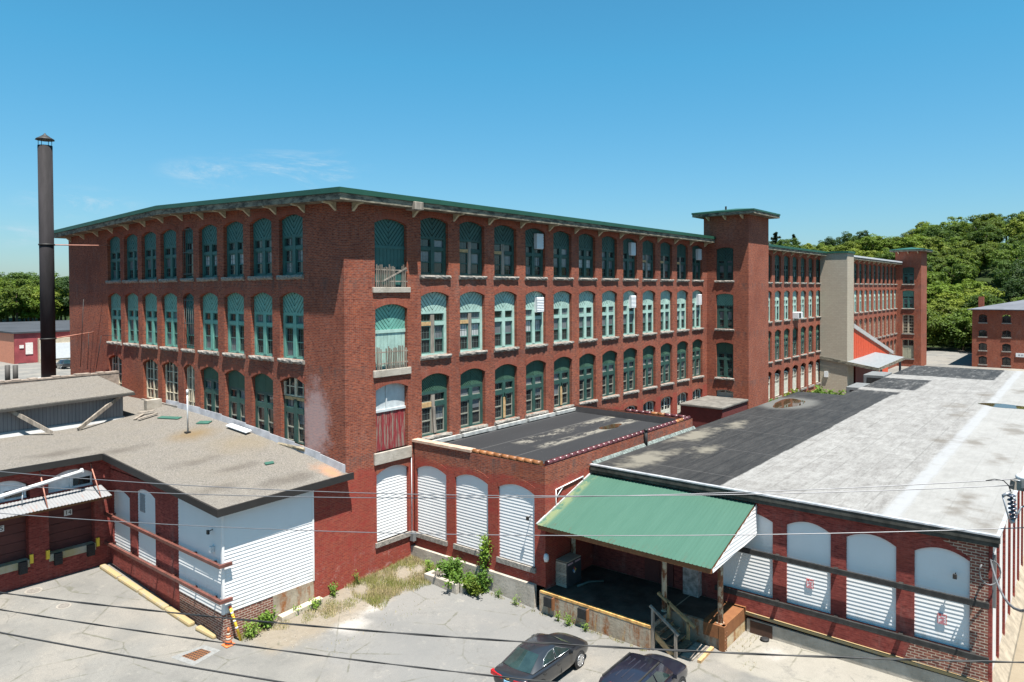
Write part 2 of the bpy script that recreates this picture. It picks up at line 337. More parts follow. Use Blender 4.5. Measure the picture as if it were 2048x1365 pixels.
# ------------------------------------------------------------------ mesh helpers
def wloc(o):
    v = Vector((0, 0, 0))
    while o is not None: v = v + o.location; o = o.parent
    return v
class MB:
    def __init__(s): s.v = []; s.f = []; s.m = []; s.sm = []
    def poly(s, pts, m=0, sm=False):
        i = len(s.v); s.v += [tuple(p) for p in pts]; s.f.append(tuple(range(i, i + len(pts)))); s.m.append(m); s.sm.append(sm)
    def box(s, x0, x1, y0, y1, z0, z1, m=0):
        p = [(x0, y0, z0), (x1, y0, z0), (x1, y1, z0), (x0, y1, z0), (x0, y0, z1), (x1, y0, z1), (x1, y1, z1), (x0, y1, z1)]
        i = len(s.v); s.v += p
        for f in ((0, 3, 2, 1), (4, 5, 6, 7), (0, 1, 5, 4), (1, 2, 6, 5), (2, 3, 7, 6), (3, 0, 4, 7)):
            s.f.append(tuple(i + k for k in f)); s.m.append(m); s.sm.append(False)
    def hexa(s, p, m=0):
        i = len(s.v); s.v += [tuple(q) for q in p]
        for f in ((0, 3, 2, 1), (4, 5, 6, 7), (0, 1, 5, 4), (1, 2, 6, 5), (2, 3, 7, 6), (3, 0, 4, 7)):
            s.f.append(tuple(i + k for k in f)); s.m.append(m); s.sm.append(False)
    def prism(s, pts, off, m=0):
        n = len(pts); i = len(s.v); o = Vector(off)
        s.v += [tuple(p) for p in pts] + [tuple(Vector(p) + o) for p in pts]
        s.f.append(tuple(range(i, i + n))); s.f.append(tuple(range(i + 2 * n - 1, i + n - 1, -1)))
        for k in range(n): s.f.append((i + k, i + n + k, i + n + (k + 1) % n, i + (k + 1) % n))
        s.m += [m] * (n + 2); s.sm += [False] * (n + 2)
    def beam(s, a, b, w, h, m=0, up=(0, 0, 1)):
        a, b = Vector(a), Vector(b); d = (b - a).normalized(); u = Vector(up)
        r = d.cross(u)
        if r.length < 1e-4: r = d.cross(Vector((1, 0, 0)))
        r.normalize(); u = r.cross(d).normalized()
        r *= w / 2; u *= h / 2
        s.hexa([a - r - u, a + r - u, b + r - u, b - r - u, a - r + u, a + r + u, b + r + u, b - r + u], m)
    def tube(s, pts, r, n=8, m=0, cap=True):
        pts = [Vector(p) for p in pts]; rs = r if isinstance(r, (list, tuple)) else [r] * len(pts)
        i0 = len(s.v); ref = Vector((0, 0, 1))
        for k, p in enumerate(pts):
            d = (pts[min(k + 1, len(pts) - 1)] - pts[max(k - 1, 0)]).normalized()
            a = d.cross(ref)
            if a.length < 1e-3: a = d.cross(Vector((1, 0, 0)))
            a.normalize(); b = a.cross(d)
            for j in range(n):
                t = 2 * math.pi * j / n; s.v.append(tuple(p + (a * math.cos(t) + b * math.sin(t)) * rs[k]))
        for k in range(len(pts) - 1):
            for j in range(n):
                s.f.append((i0 + k * n + j, i0 + k * n + (j + 1) % n, i0 + (k + 1) * n + (j + 1) % n, i0 + (k + 1) * n + j)); s.m.append(m); s.sm.append(True)
        if cap:
            e = i0 + (len(pts) - 1) * n
            s.f.append(tuple(i0 + j for j in range(n - 1, -1, -1))); s.f.append(tuple(e + j for j in range(n)))
            s.m += [m, m]; s.sm += [False, False]
    def lathe(s, prof, c, n=20, m=0):
        s.tube([(c[0], c[1], c[2] + z) for r, z in prof], [max(r, 1e-3) for r, z in prof], n, m)
    def mesh(s, name, mats):
        me = bpy.data.meshes.new(name); me.from_pydata(s.v, [], s.f)
        for k in (mats if isinstance(mats, (list, tuple)) else [mats]): me.materials.append(k)
        me.polygons.foreach_set('material_index', s.m); me.polygons.foreach_set('use_smooth', s.sm)
        me.update(); return me
    def obj(s, name, mats, parent=None, loc=None, fix=True, bevel=0):
        """verts are in world space; the origin goes to loc (or the parent's place)"""
        base = wloc(parent) if parent else Vector((0, 0, 0))
        org = Vector(loc) if loc is not None else base
        s.v = [(a - org.x, b - org.y, c - org.z) for a, b, c in s.v]
        me = s.mesh(name, mats)
        if fix:
            bm = bmesh.new(); bm.from_mesh(me); bmesh.ops.recalc_face_normals(bm, faces=bm.faces); bm.to_mesh(me); bm.free()
        o = bpy.data.objects.new(name, me); COL.objects.link(o)
        o.parent = parent; o.location = org - base if parent else org
        if bevel:
            b = o.modifiers.new('bevel', 'BEVEL'); b.width = bevel; b.segments = 2; b.limit_method = 'ANGLE'
        return o
def tag(o, label, cat, group=None, kind=None):
    if label: o['label'] = label
    if cat: o['category'] = cat
    if group: o['group'] = group
    if kind: o['kind'] = kind
    return o
def thing(name, label, cat, loc, group=None, rz=0):
    o = bpy.data.objects.new(name, None); COL.objects.link(o); o.location = loc; o.rotation_euler.z = rz; o.empty_display_size = .3
    return tag(o, label, cat, group)
def struct(o): o['kind'] = 'structure'; return o
def link(name, me, parent, loc, rot=(0, 0, 0)):
    o = bpy.data.objects.new(name, me); COL.objects.link(o); o.parent = parent; o.location = loc; o.rotation_euler = rot; return o
def dup(root, loc, rz=None, label=None):
    r = root.copy(); COL.objects.link(r); r.location = loc
    if rz is not None: r.rotation_euler.z = rz
    if label: r['label'] = label
    for ch in root.children:
        c = ch.copy(); COL.objects.link(c); c.parent = r
        for g in ch.children:
            d = g.copy(); COL.objects.link(d); d.parent = c
    return r

# ------------------------------------------------------------------ arches, facades, siding
def arch(w, zs, rise, n=10):
    return [(w * k / n, zs + rise * (1 - (2 * k / n - 1) ** 2)) for k in range(n + 1)]
def arch_poly(w, z0, zs, rise, n=10):          # convex, counter-clockwise in (u, z)
    return [(0, z0), (w, z0)] + list(reversed(arch(w, zs, rise, n)))
def clip(poly, a, b, c):                        # keep a*u + b*z <= c
    out = []
    for i in range(len(poly)):
        p, q = poly[i], poly[(i + 1) % len(poly)]
        dp, dq = a * p[0] + b * p[1] - c, a * q[0] + b * q[1] - c
        if dp <= 0: out.append(p)
        if dp * dq < 0:
            t = dp / (dp - dq); out.append((p[0] + t * (q[0] - p[0]), p[1] + t * (q[1] - p[1])))
    return out
def facade(mb, P, u0, u1, bands, D=.32, ring=True, m=0, mr=1):
    """P(u, d, z) -> world; bands: (zlo, zhi, [(ua, ub, zsill, zspring, rise), ...])"""
    for zlo, zhi, ops in bands:
        ops = sorted(ops)
        if not ops:
            mb.poly([P(u0, 0, zlo), P(u1, 0, zlo), P(u1, 0, zhi), P(u0, 0, zhi)], m); continue
        cuts = [u0] + [(ops[i][1] + ops[i + 1][0]) / 2 for i in range(len(ops) - 1)] + [u1]
        for k, (ua, ub, zs, zp, ri) in enumerate(ops):
            c0, c1 = cuts[k], cuts[k + 1]
            q = lambda a, b, c, d: mb.poly([P(a, 0, c), P(b, 0, c), P(b, 0, d), P(a, 0, d)], m)
            q(c0, ua, zlo, zhi); q(ub, c1, zlo, zhi)
            if zs > zlo: q(ua, ub, zlo, zs)
            A = [(ua + u, z) for u, z in arch(ub - ua, zp, ri)]
            for (a, za), (b, zb) in zip(A, A[1:]):
                mb.poly([P(a, 0, za), P(b, 0, zb), P(b, 0, zhi), P(a, 0, zhi)], m)
                mb.poly([P(a, 0, za), P(a, D, za), P(b, D, zb), P(b, 0, zb)], m)
            mb.poly([P(ua, 0, zs), P(ua, D, zs), P(ua, D, zp), P(ua, 0, zp)], m)
            mb.poly([P(ub, 0, zs), P(ub, 0, zp), P(ub, D, zp), P(ub, D, zs)], m)
            mb.poly([P(ua, 0, zs), P(ub, 0, zs), P(ub, D, zs), P(ua, D, zs)], m)
            if ring and ri > 0:
                B = [(ua - .06 + u, z) for u, z in arch(ub - ua + .12, zp + .30, ri + .02)]
                for (a, za), (b, zb), (c, zc), (d, zd) in zip(A, A[1:], B, B[1:]):
                    mb.poly([P(a, -.012, za), P(b, -.012, zb), P(d, -.012, zd), P(c, -.012, zc)], mr)
                    mb.poly([P(c, -.012, zc), P(d, -.012, zd), P(d, 0, zd), P(c, 0, zc)], mr)
def siding(mb, poly, P, h=.145, t=.021, m=0):
    """clapboard courses filling a convex polygon in (u, z)"""
    z0 = min(z for u, z in poly); z1 = max(z for u, z in poly); k = 0
    while z0 + k * h < z1 - .01:
        za, zb = z0 + k * h, z0 + (k + 1) * h; k += 1
        q = clip(clip(poly, 0, -1, -za), 0, 1, zb)
        if len(q) < 3: continue
        mb.poly([P(u, -t * (1 - (z - za) / h), z) for u, z in q], m)
        us = [u for u, z in q if abs(z - za) < 1e-4]
        if len(us) > 1:
            a, b = min(us), max(us); mb.poly([P(a, -t, za), P(b, -t, za), P(b, 0.004, za), P(a, .004, za)], m)
PR = lambda y0=0: (lambda u, d, z: (u, y0 + d, z))            # wall facing -y, u = x
PL = lambda x0=0: (lambda u, d, z: (x0 + d, -u, z))           # wall facing -x, u = -y

# ------------------------------------------------------------------ window kit (local: x along wall, y inward, z up)
def chevrons(mb, w, z0, zs, rise, y, pitch, gap, t=.045, m=0):
    full = arch_poly(w, z0, zs, rise)
    mb.prism([(u, y + t + .02, z) for u, z in full], (0, .02, 0), 1)  # backing plate: shade of the gaps put into its colour
    sl = 1.15; nrm = math.hypot(sl, 1)
    for side in (0, 1):
        half = clip(full, 1, 0, w / 2 - .008) if side == 0 else clip(full, -1, 0, -(w / 2 + .008))
        s = -sl if side == 0 else sl
        # lines z - s*(u - w/2) = c ; boards between successive c
        c = z0 - sl * w / 2 - .3
        while c < zs + rise:
            q = clip(clip(half, s, -1, -(c + gap) + s * w / 2), -s, 1, c + pitch - s * w / 2)
            if len(q) > 2: mb.prism([(u, y, z) for u, z in q], (0, t - .002, 0), m)
            c += pitch
plain('painted_shade_dark', (.012, .014, .013), .9)  # near-black for painted gap shade and the unseen inner box
WIN = {}
def window_kit(key, w, zb, zs, rise, rail, tr0, tr1, up, board, fp, bp, boardmat=None, pitch=.30, gap=.06, narrow=False, munt=True, topbl=True, decay=0):
    y = .20; fr = MB(); J = .10 if narrow else .19; M = .0 if narrow else .27
    def bar(a, b, c, d, dy=0, th=.12): fr.box(a, b, y + dy, y + dy + th, c, d)
    bar(0, J, 0, board); bar(w - J, w, 0, board); bar(J, w - J, 0, .09); bar(J, w - J, up, board)
    cols = [(J, w - J)] if narrow else [(J, w / 2 - M / 2), (w / 2 + M / 2, w - J)]
    if not narrow:
        if decay == 0 or decay == 2: bar(w / 2 - M / 2, w / 2 + M / 2, .09, up, -.02, .14)
        else: fr.box(w / 2 - .13, w / 2 + .13, y + .02, y + .1, .09, up, 2)
    for ci, (a, b) in enumerate(cols):
        if decay in (1, 3) and ci == 0: fr.box(a, b, y + .0, y + .1, tr0, tr1, 3)
        else: bar(a, b, tr0, tr1, -.01, .13)
        # sash members
        for za, zb_ in ((.09, .15), (rail - .03, rail + .03), (tr0 - .06, tr0)): fr.box(a, b, y + .04, y + .1, za, zb_, 1)
        fr.box(a, a + .055, y + .041, y + .099, .15, tr0 - .06, 1); fr.box(b - .055, b, y + .041, y + .099, .15, tr0 - .06, 1)
        for za, zb_ in ((tr1, tr1 + .04), (up - .04, up)): fr.box(a, b, y + .04, y + .1, za, zb_, 1)
        if munt:
            for k in (1, 2):
                x = a + (b - a) * k / 3
                fr.box(x - .009, x + .009, y + .085, y + .1, .15, tr0 - .06, 4); fr.box(x - .009, x + .009, y + .085, y + .1, tr1 + .04, up - .04, 4)
            for z in (.15 + (rail - .15) * .5, rail + (tr0 - rail) * .5): fr.box(a + .055, b - .055, y + .086, y + .099, z - .009, z + .009, 4)
    if narrow:
        for k in range(6):
            x = .06 + (w - .12) * k / 5; fr.tube([(x, .06, -.0), (x, .06, zs - .02)], .014, 5, 4)
        for z in (.25, zs * .5, zs - .15): fr.box(.03, w - .03, .05, .07, z - .02, z + .02, 4)
    if decay == 2:   # a strip of trim peeling off the mullion
        fr.beam((w / 2 + .02, y - .04, 1.6), (w / 2 + .18, y - .16, 1.05), .1, .02, 0); fr.box(w / 2 - .10, w / 2 + .1, y - .05, y - .03, .09, 1.3, 3)
    if decay == 3:
        fr.beam((w / 2, y - .03, 1.5), (w / 2 + .08, y - .05, .1), .2, .03, 2, (0, 1, 0))
    yy = y + .095; rnd2 = random.Random(len(key) * 7 + ord(key[-1]))
    panes = []
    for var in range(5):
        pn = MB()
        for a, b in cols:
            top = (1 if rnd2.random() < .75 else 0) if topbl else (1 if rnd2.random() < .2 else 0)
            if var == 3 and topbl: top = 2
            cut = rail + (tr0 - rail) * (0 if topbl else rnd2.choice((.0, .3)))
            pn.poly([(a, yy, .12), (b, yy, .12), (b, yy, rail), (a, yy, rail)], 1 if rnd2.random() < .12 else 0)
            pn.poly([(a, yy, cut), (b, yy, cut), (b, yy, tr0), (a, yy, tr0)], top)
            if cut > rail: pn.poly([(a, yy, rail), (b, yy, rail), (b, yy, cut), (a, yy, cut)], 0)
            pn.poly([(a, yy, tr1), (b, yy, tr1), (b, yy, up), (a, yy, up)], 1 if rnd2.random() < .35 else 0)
        panes.append(pn.mesh('glass_pane', [GLASS, PANE_GREY, PANE_PALE]))
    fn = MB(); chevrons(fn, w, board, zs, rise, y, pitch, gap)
    sl = MB(); rnd = random.Random(hash(key) % 999)
    nx = 12; g = []
    for i in range(nx + 1):
        u = -.10 + (w + .2) * i / nx
        j = lambda k=.03: rnd.uniform(-k, k)
        g.append([(u, .2, 0), (u, -.10 + j(.015), j(.008)), (u, -.14 + j(), -.08 + j()), (u, -.11 + j(), -.16 + j()), (u, .02, -.23 + j())])
    for a, b in zip(g, g[1:]):
        for k in range(4): sl.poly([a[k], b[k], b[k + 1], a[k + 1]])
    for e in (g[0], g[-1]): sl.poly(e)
    WIN[key] = (fr.mesh('window', [fp, P_SASH.get(key, fp), WOOD_G, WOOD_T, MUNT]), fn.mesh('fan_panel', [boardmat or bp, MATS['painted_shade_dark']]), panes, sl.mesh('sill', GRANITE if key != 'L2' else GRAN_DK))
P_SASH = {}
for k in ('R3', 'L3', 'R3d'): P_SASH[k] = plain('deep_green_sash_paint', (.07, .15, .13), .6)
for k in ('R2', 'L2', 'R2d', 'R2p'): P_SASH[k] = plain('bone_sash_paint', (.20, .20, .165), .6)
W = 2.04
window_kit('R4', W, 0, 2.80, .22, .68, 1.30, 1.47, 1.90, 2.0, P_DARK, P_DARK)
window_kit('R4d', W, 0, 2.80, .22, .68, 1.30, 1.47, 1.90, 2.0, P_DARK, P_DARK, decay=1)
window_kit('R3', W, 0, 3.10, .23, .84, 1.56, 1.76, 2.18, 2.30, P_MINT, P_MINT)
window_kit('R3d', W, 0, 3.10, .23, .84, 1.56, 1.76, 2.18, 2.30, P_MINT, P_MINT, decay=1)
window_kit('R2', W, 0, 3.00, .26, .78, 1.50, 1.75, 2.18, 2.32, P_DARK, P_DARK, plain('dark_louvre_paint', (.040, .095, .064), .6), pitch=.16, gap=.045, topbl=False)
window_kit('R2d', W, 0, 3.00, .26, .78, 1.50, 1.75, 2.18, 2.32, P_DARK, P_DARK, MATS['dark_louvre_paint'], pitch=.16, gap=.045, topbl=False, decay=3)
window_kit('R2p', W, 0, 3.00, .26, .78, 1.50, 1.75, 2.18, 2.32, P_DARK, P_DARK, MATS['dark_louvre_paint'], pitch=.16, gap=.045, topbl=False, decay=2)
window_kit('L4', W, 0, 2.80, .24, .68, 1.30, 1.47, 1.90, 2.0, P_MID, plain('teal_board_paint', (.036, .118, .108), .55))
window_kit('L3', W, 0, 3.10, .25, .84, 1.56, 1.76, 2.18, 2.30, P_TEAL, plain('sea_green_board_paint', (.12, .27, .225), .6), topbl=False)
window_kit('L2', W, 0, 3.10, .30, .80, 1.55, 1.80, 2.25, 2.38, P_DARK, P_DARK, MATS['dark_louvre_paint'], pitch=.16, gap=.045, topbl=False)
window_kit('N', 1.31, 0, 3.05, .25, .8, 1.5, 1.68, 2.1, 2.25, P_MID, MATS['teal_board_paint'], narrow=True, munt=False)
# a plain industrial sash under a segmental arch (no fan boards)
def sash_kit(key, w, zs, rise, paint, cols, rows, boarded=0.0):
    y = .2; fr = MB(); pn = MB()
    poly = arch_poly(w, 0, zs, rise)
    fr.box(0, .1, y, y + .1, 0, zs); fr.box(w - .1, w, y, y + .1, 0, zs); fr.box(.1, w - .1, y, y + .1, 0, .08); fr.box(w / 2 - .06, w / 2 + .06, y, y + .1, .08, zs + rise * .9)
    A = arch(w, zs, rise); B = arch(w - .2, zs - .1, rise)
    for (a, za), (b, zb), (c, zc), (d, zd) in zip(A, A[1:], B, B[1:]):
        fr.hexa([(c + .1, y + .001, zc), (d + .1, y + .001, zd), (d + .1, y + .099, zd), (c + .1, y + .099, zc), (a, y + .001, za), (b, y + .001, zb), (b, y + .099, zb), (a, y + .099, za)])
    for k in range(1, cols): fr.box(w * k / cols - .015, w * k / cols + .015, y + .02, y + .06, .08, zs)
    for k in range(1, rows):
        t = .035 if k % 2 else .06
        fr.box(.1, w - .1, y + .021, y + .062, zs * k / rows - t / 2, zs * k / rows + t / 2)
    if boarded: fr.box(.1, w - .1, y + .03, y + .05, .08, zs * boarded)
    pn.poly([(u, y + .08, z) for u, z in poly])
    sl = MB(); sl.box(-.08, w + .08, -.12, .2, -.2, 0)
    WIN[key] = (fr.mesh('window', paint), None, [pn.mesh('glass_pane', GLASS)], sl.mesh('sill', GRANITE))
sash_kit('cream', W, 2.6, .28, P_CREAM, 4, 4)
sash_kit('creamN', 1.31, 2.9, .25, P_CREAM, 6, 4)
sash_kit('board', W, 2.3, .22, plain('bleached_board_paint', (.50, .49, .42), .7), 4, 4, .62)
sash_kit('sash2', W, 2.95, .28, plain('dusty_sash_paint', (.34, .27, .21), .7), 4, 6)
sash_kit('slit', 1.0, .98, .2, BLACKM, 2, 2)
def put_window(key, parent, x, y, z, rot, rnd):
    fr, fn, pn, sl = WIN[key]
    b = wloc(parent)
    o = link('window', fr, parent, (x - b.x, y - b.y, z - b.z), (0, 0, rot))
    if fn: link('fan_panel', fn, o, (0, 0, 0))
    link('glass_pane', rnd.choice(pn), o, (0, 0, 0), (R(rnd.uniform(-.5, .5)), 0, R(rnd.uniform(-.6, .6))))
    link('sill', sl, o, (0, 0, 0))
    return o
ROT_L = -math.pi / 2
rw = random.Random(3)

# ------------------------------------------------------------------ terrain
def ss(a, b, x):
    t = max(0.0, min(1.0, (x - a) / (b - a))); return t * t * (3 - 2 * t)
def gz(x, y):
    y0 = -4.7 - .83 * max(min(x, 6), -6); t = y - y0
    z = -.33 + .065 * math.log1p(math.exp(max(min(t * 1.2, 40), -40))) / 1.2 if t < 30 else -.33 + .065 * t
    z = min(z, .6) if y < 30 else .3
    if x > 90: z = -.1 + .2 * ss(90, 115, x)
    z += ss(156, 330, x) * (22.5 + 6.5 * ss(70, -10, y)) * (1 - .5 * ss(150, 400, -y))
    z += ss(188, 320, y) * 7
    return z
def axis(segs):
    out = []
    for a, b, st in segs:
        k = max(1, round((b - a) / st)); out += [a + (b - a) * i / k for i in range(k)]
    return out + [segs[-1][1]]
gx = axis([(-3000, -300, 300), (-300, -40, 40), (-40, -16, 3), (-16, 14, .5), (14, 60, 4), (60, 150, 10), (150, 400, 10), (400, 4000, 400)])
gy = axis([(-3000, -300, 300), (-300, -60, 24), (-60, -32, 4), (-32, 14, .5), (14, 60, 6), (60, 180, 10), (180, 360, 15), (360, 4000, 400)])
g = MB()
g.v = [(x, y, gz(x, y)) for x in gx for y in gy]
ny = len(gy)
for i in range(len(gx) - 1):
    for j in range(ny - 1):
        g.f.append((i * ny + j, (i + 1) * ny + j, (i + 1) * ny + j + 1, i * ny + j + 1))
g.m = [0] * len(g.f); g.sm = [True] * len(g.f)
struct(g.obj('ground', GROUND, fix=False))

# ------------------------------------------------------------------ the mill, front block
mill = thing('mill_building', 'long four-storey red brick mill block with green eaves and arched windows, nearest of the row', 'building', (0, 0, 0))
RX = [4.85 + 2.905 * n for n in range(12)]
LY = [(3.2, 5.25), (5.92, 7.95), (8.63, 10.66), (11.37, 13.4), (14.09, 15.4), (16.14, 18.18), (18.78, 20.82), (21.42, 23.45), (24.06, 26.1)]
wall = MB()
b1 = [(1.82, 3.90, 1.5, 4.78, .27)] + [(RX[n], RX[n] + W, 2.5, 4.80, .22) for n in range(7, 12)]
b2 = [(1.82, 3.90, 5.85, 8.88, .24)] + [(x, x + W, 6.08, 9.08, .26) for x in RX]
b3 = [(1.82, 3.90, 9.85, 12.80, .24)] + [(x, x + W, 10.3, 13.40, .23) for x in RX]
b4 = [(1.82, 3.90, 13.87, 16.98, .24)] + [(x, x + W, 14.5, 17.30, .22) for x in RX]
facade(wall, PR(), 0, 39.78, [(-.6, 5.35, b1), (5.35, 9.6, b2), (9.6, 13.72, b3), (13.72, 17.95, b4)], D=.36)
def lops(zs, zp, ri, skip=()):
    out = []
    for k, (a, b) in enumerate(LY):
        if k in skip: continue
        z = zs[k] if isinstance(zs, (list, tuple)) else zs
        out.append((-b, -a, z, zp, ri))
    return out
ZL2 = [6.02, 6.02, 6.03, 6.30, 6.4, 6.81, 6.81, 0, 6.81]
facade(wall, PL(), -33.07, 0, [(-.6, 5.5, []), (5.5, 9.85, lops(ZL2, 9.12, .28, (7,))), (9.85, 14.0, lops(10.3, 13.40, .25)), (14.0, 17.95, lops(14.5, 17.30, .24))], D=.36)
wall.poly([(0, 0, 17.95), (0, 16.8, 18.5), (0, 33.07, 17.95)])
wall.poly([(0, 33.07, -.5), (60, 33.07, -.5), (60, 33.07, 17.95), (0, 33.07, 17.95)])
wall.obj('wall', [BR, BR_ARCH], mill, fix=False)
# unseen dark box added inside so the recesses never show daylight
inn = MB(); inn.box(.6, 118, .6, 32.5, 0, 17.7); inn.obj('interior_blocker', plain('painted_shade_dark', (.02, .02, .02), .9), mill)
dk3 = {0, 1}; dk2 = {0: 'R2d', 2: 'R2p', 4: 'R2p'}; dk4 = {1, 2, 8, 9, 10}
for n, x in enumerate(RX):
    put_window('R4d' if n in dk4 else 'R4', mill, x, 0, 14.5, 0, rw)
    put_window('R3d' if n in dk3 else 'R3', mill, x, 0, 10.3, 0, rw)
    put_window(dk2.get(n, 'R2'), mill, x, 0, 6.08, 0, rw)
    if n > 6: put_window('board', mill, x, 0, 2.5, 0, rw)
for k, (a, b) in enumerate(LY):
    nar = k == 4
    put_window('N' if nar else 'L4', mill, 0, b, 14.5, ROT_L, rw)
    put_window('N' if nar else 'L3', mill, 0, b, 10.3, ROT_L, rw)
    if k != 7:
        o = put_window('creamN' if nar else ('L2' if k < 4 else 'cream'), mill, 0, b, ZL2[k], ROT_L, rw)
        if k == 0:
            for ch in list(o.children):
                if ch.name.startswith('fan_panel'): bpy.data.objects.remove(ch)
            q = MB(); pl = arch_poly(W, 2.38, 3.10, .30); q.prism([(u, .29, z) for u, z in pl], (0, .02, 0), 1)
            for a, b_ in ((0, .12), (W / 2 - .09, W / 2 + .09), (W - .12, W)): q.box(a, b_, .2, .28, 2.38, 3.1 + (.22 if a > .1 and b_ < W else 0))
            for x in (.45, 1.6): q.box(x - .02, x + .02, .24, .28, 2.42, 3.25)
            q.box(.12, W - .12, .22, .285, 2.36, 2.44); q.box(.12, W - .12, .245, .28, 2.85, 2.89); q.box(0.1, W - .1, .18, .2, 2.2, 2.36, 2)
            link('upper_casement', q.mesh('upper_casement', [P_CREAM, GLASS, WOOD_T]), o, (0, 0, 0))

def eave_roof(mb, fm, x0, x1, y0, y1, yr, ze, zr):
    """low gable slab: mb roofing, fm mouldy boards under it"""
    T = .24
    mb.prism([(x0, y0, ze), (x0, yr, zr), (x0, y1, ze), (x0, y1, ze - T), (x0, yr, zr - T), (x0, y0, ze - T)], (x1 - x0, 0, 0))
    i = .07; d = .30
    fm.prism([(x0 + i, y0 + i, ze - T - .003), (x0 + i, yr, zr - T - .003), (x0 + i, y1 - i, ze - T - .003), (x0 + i, y1 - i, ze - T - d), (x0 + i, yr, zr - T - d), (x0 + i, y0 + i, ze - T - d)], (x1 - x0 - 2 * i, 0, 0))
rf, fm = MB(), MB()
eave_roof(rf, fm, -.87, 39.72, -.87, 33.9, 16.8, 18.33, 18.88)
roof = rf.obj('roof', GREENM, mill); fm.obj('eave_board', EAVE, roof)
def bracket(along):
    m = MB(); p = [(0, 0), (-.72, 0), (-.72, -.10), (-.34, -.14), (0, -.42)]
    if along == 'y': m.prism([(-.07, u, z) for u, z in p], (.14, 0, 0))
    else: m.prism([(u, -.07, z) for u, z in p], (0, .14, 0))
    return m
bx = bracket('y').mesh('eave_bracket', plain('cream_bracket_paint', (.42, .37, .26), .8, 0, .25, 4)); by = bracket('x').mesh('eave_bracket', MATS['cream_bracket_paint'])
for x in [.55, 4.35] + [RX[n] + W + .43 for n in range(12)]: link('eave_bracket', bx, roof, (x, 0, 17.84))
for k in range(14):
    y = .6 + 2.46 * k; link('eave_bracket', by, roof, (0, y, 17.84 + .55 * (1 - abs(y - 16.8) / 17)))
sb = MB(); sb.box(3.55, 4.15, -.98, -.3, 17.68, 18.08); sb.obj('gutter_box', WOOD_G, mill, bevel=.03)
# loading doors of the hoist bay
def door_bay(z0, zs, rise, board, panel, fan, red=False):
    p = MB(); w = 2.08
    if not red:
        for k in range(9): p.box(1.82 + k * w / 9 + .008, 1.82 + (k + 1) * w / 9 - .008, .20, .25, z0, board - .1)
        p.box(1.82, 3.9, .24, .28, z0, board); p.box(1.82, 3.9, .16, .3, board - .1, board + .06)
        d = p.obj('loading_door', panel, mill)
        q = MB(); chevrons(q, w, board + .06, zs, rise, .20, .26, .05)
        q.v = [(a + 1.82, b, c) for a, b, c in q.v]; q.obj('fan_panel', [fan, MATS['painted_shade_dark']], d)
    else:
        for k in range(8): p.box(1.82 + k * w / 8 + .01, 1.82 + (k + 1) * w / 8 - .01, .22 + (k % 2) * .012, .27, z0, board - .1)
        p.box(1.84, 3.88, .265, .3, z0, board)
        d = p.obj('loading_door', REDDOOR, mill)
        q = MB(); pl = arch_poly(w, board, zs, rise); q.prism([(u + 1.82, .26, z) for u, z in pl], (0, .03, 0)); q.box(2.62, 2.70, .2, .27, board, zs + .15); q.box(1.82, 3.9, .18, .29, board - .08, board + .04)
        q.obj('transom_panel', plain('dusty_white_board', (.42, .45, .46), .7), d)
door_bay(13.87, 16.98, .24, 15.86, P_MID, P_MID)
door_bay(9.85, 12.80, .24, 11.72, P_MINT, P_TEAL)
door_bay(5.85, 8.88, .24, 7.83, None, None, True)
for z0, z1 in ((13.6, 13.87), (9.5, 9.85), (5.28, 5.85)):
    q = MB(); q.box(1.66, 4.06, -.10, .36, z0, z1); q.obj('stone_lintel', CONC, mill, bevel=.02)
pan = MB(); siding(pan, [(1.82 + u, z) for u, z in arch_poly(2.08, 1.5, 4.78, .27)], PR(.17)); pan.obj('siding_panel', VINYL, mill, fix=False)
q = MB(); q.box(1.7, 4.0, -.1, .2, 1.28, 1.5); q.obj('sill', GRANITE, mill)

# picket barriers across the upper loading doors
def pickets(z, lab, seed):
    rr = random.Random(seed); m = MB()
    for k in range(17):
        x = 1.88 + .115 * k + rr.uniform(-.015, .015)
        if seed == 2 and k in (3, 4): continue
        if seed == 1 and k in (11, 12, 13): continue
        h = rr.uniform(.95, 1.12)
        m.beam((x, -.06, z), (x + rr.uniform(-.02, .02), -.06, z + h), .072, .02)
    m.beam((1.84, -.04, z + .28), (3.88, -.04, z + .28), .03, .06); m.beam((1.84, -.04, z + .85), (3.88, -.04, z + .82), .03, .06)
    if seed == 1: m.beam((2.3, -.085, z + .3), (3.8, -.085, z + .95), .03, .07)
    tag(m.obj('picket_barrier', WOOD_G, loc=(2.86, -.05, z)), lab, 'fence', 'picket barriers of the hoist doors')
pickets(13.88, 'grey picket barrier with a diagonal slat across the top green loading door', 1)
pickets(9.86, 'grey picket barrier with broken slats across the mint loading door', 2)

# roll-up louvre boxes standing in some window heads
def vent(x, z, lab):
    m = MB(); m.box(x + 1.12, x + 1.78, -.02, .3, z, z + .95); m.obj
    for k in range(9): m.hexa([(x + 1.1, -.06, z + .06 + .1 * k), (x + 1.8, -.06, z + .06 + .1 * k), (x + 1.8, -.02, z + .06 + .1 * k), (x + 1.1, -.02, z + .06 + .1 * k), (x + 1.1, -.03, z + .13 + .1 * k), (x + 1.8, -.03, z + .13 + .1 * k), (x + 1.8, -.02, z + .13 + .1 * k), (x + 1.1, -.02, z + .13 + .1 * k)])
    tag(m.obj('vent_box', WHITEM, loc=(x + 1.45, 0, z)), lab, 'vent', 'louvred vent boxes in the mill windows')
for n, nm in ((3, 'fourth'), (7, 'eighth'), (11, 'last')):
    vent(RX[n], 16.25, 'white louvred vent box in the shaded top-row window arch, %s bay of the long front' % nm)
    vent(RX[n], 12.3, 'white louvred vent box in the mint-green third-storey arch, %s bay of the long front' % nm)

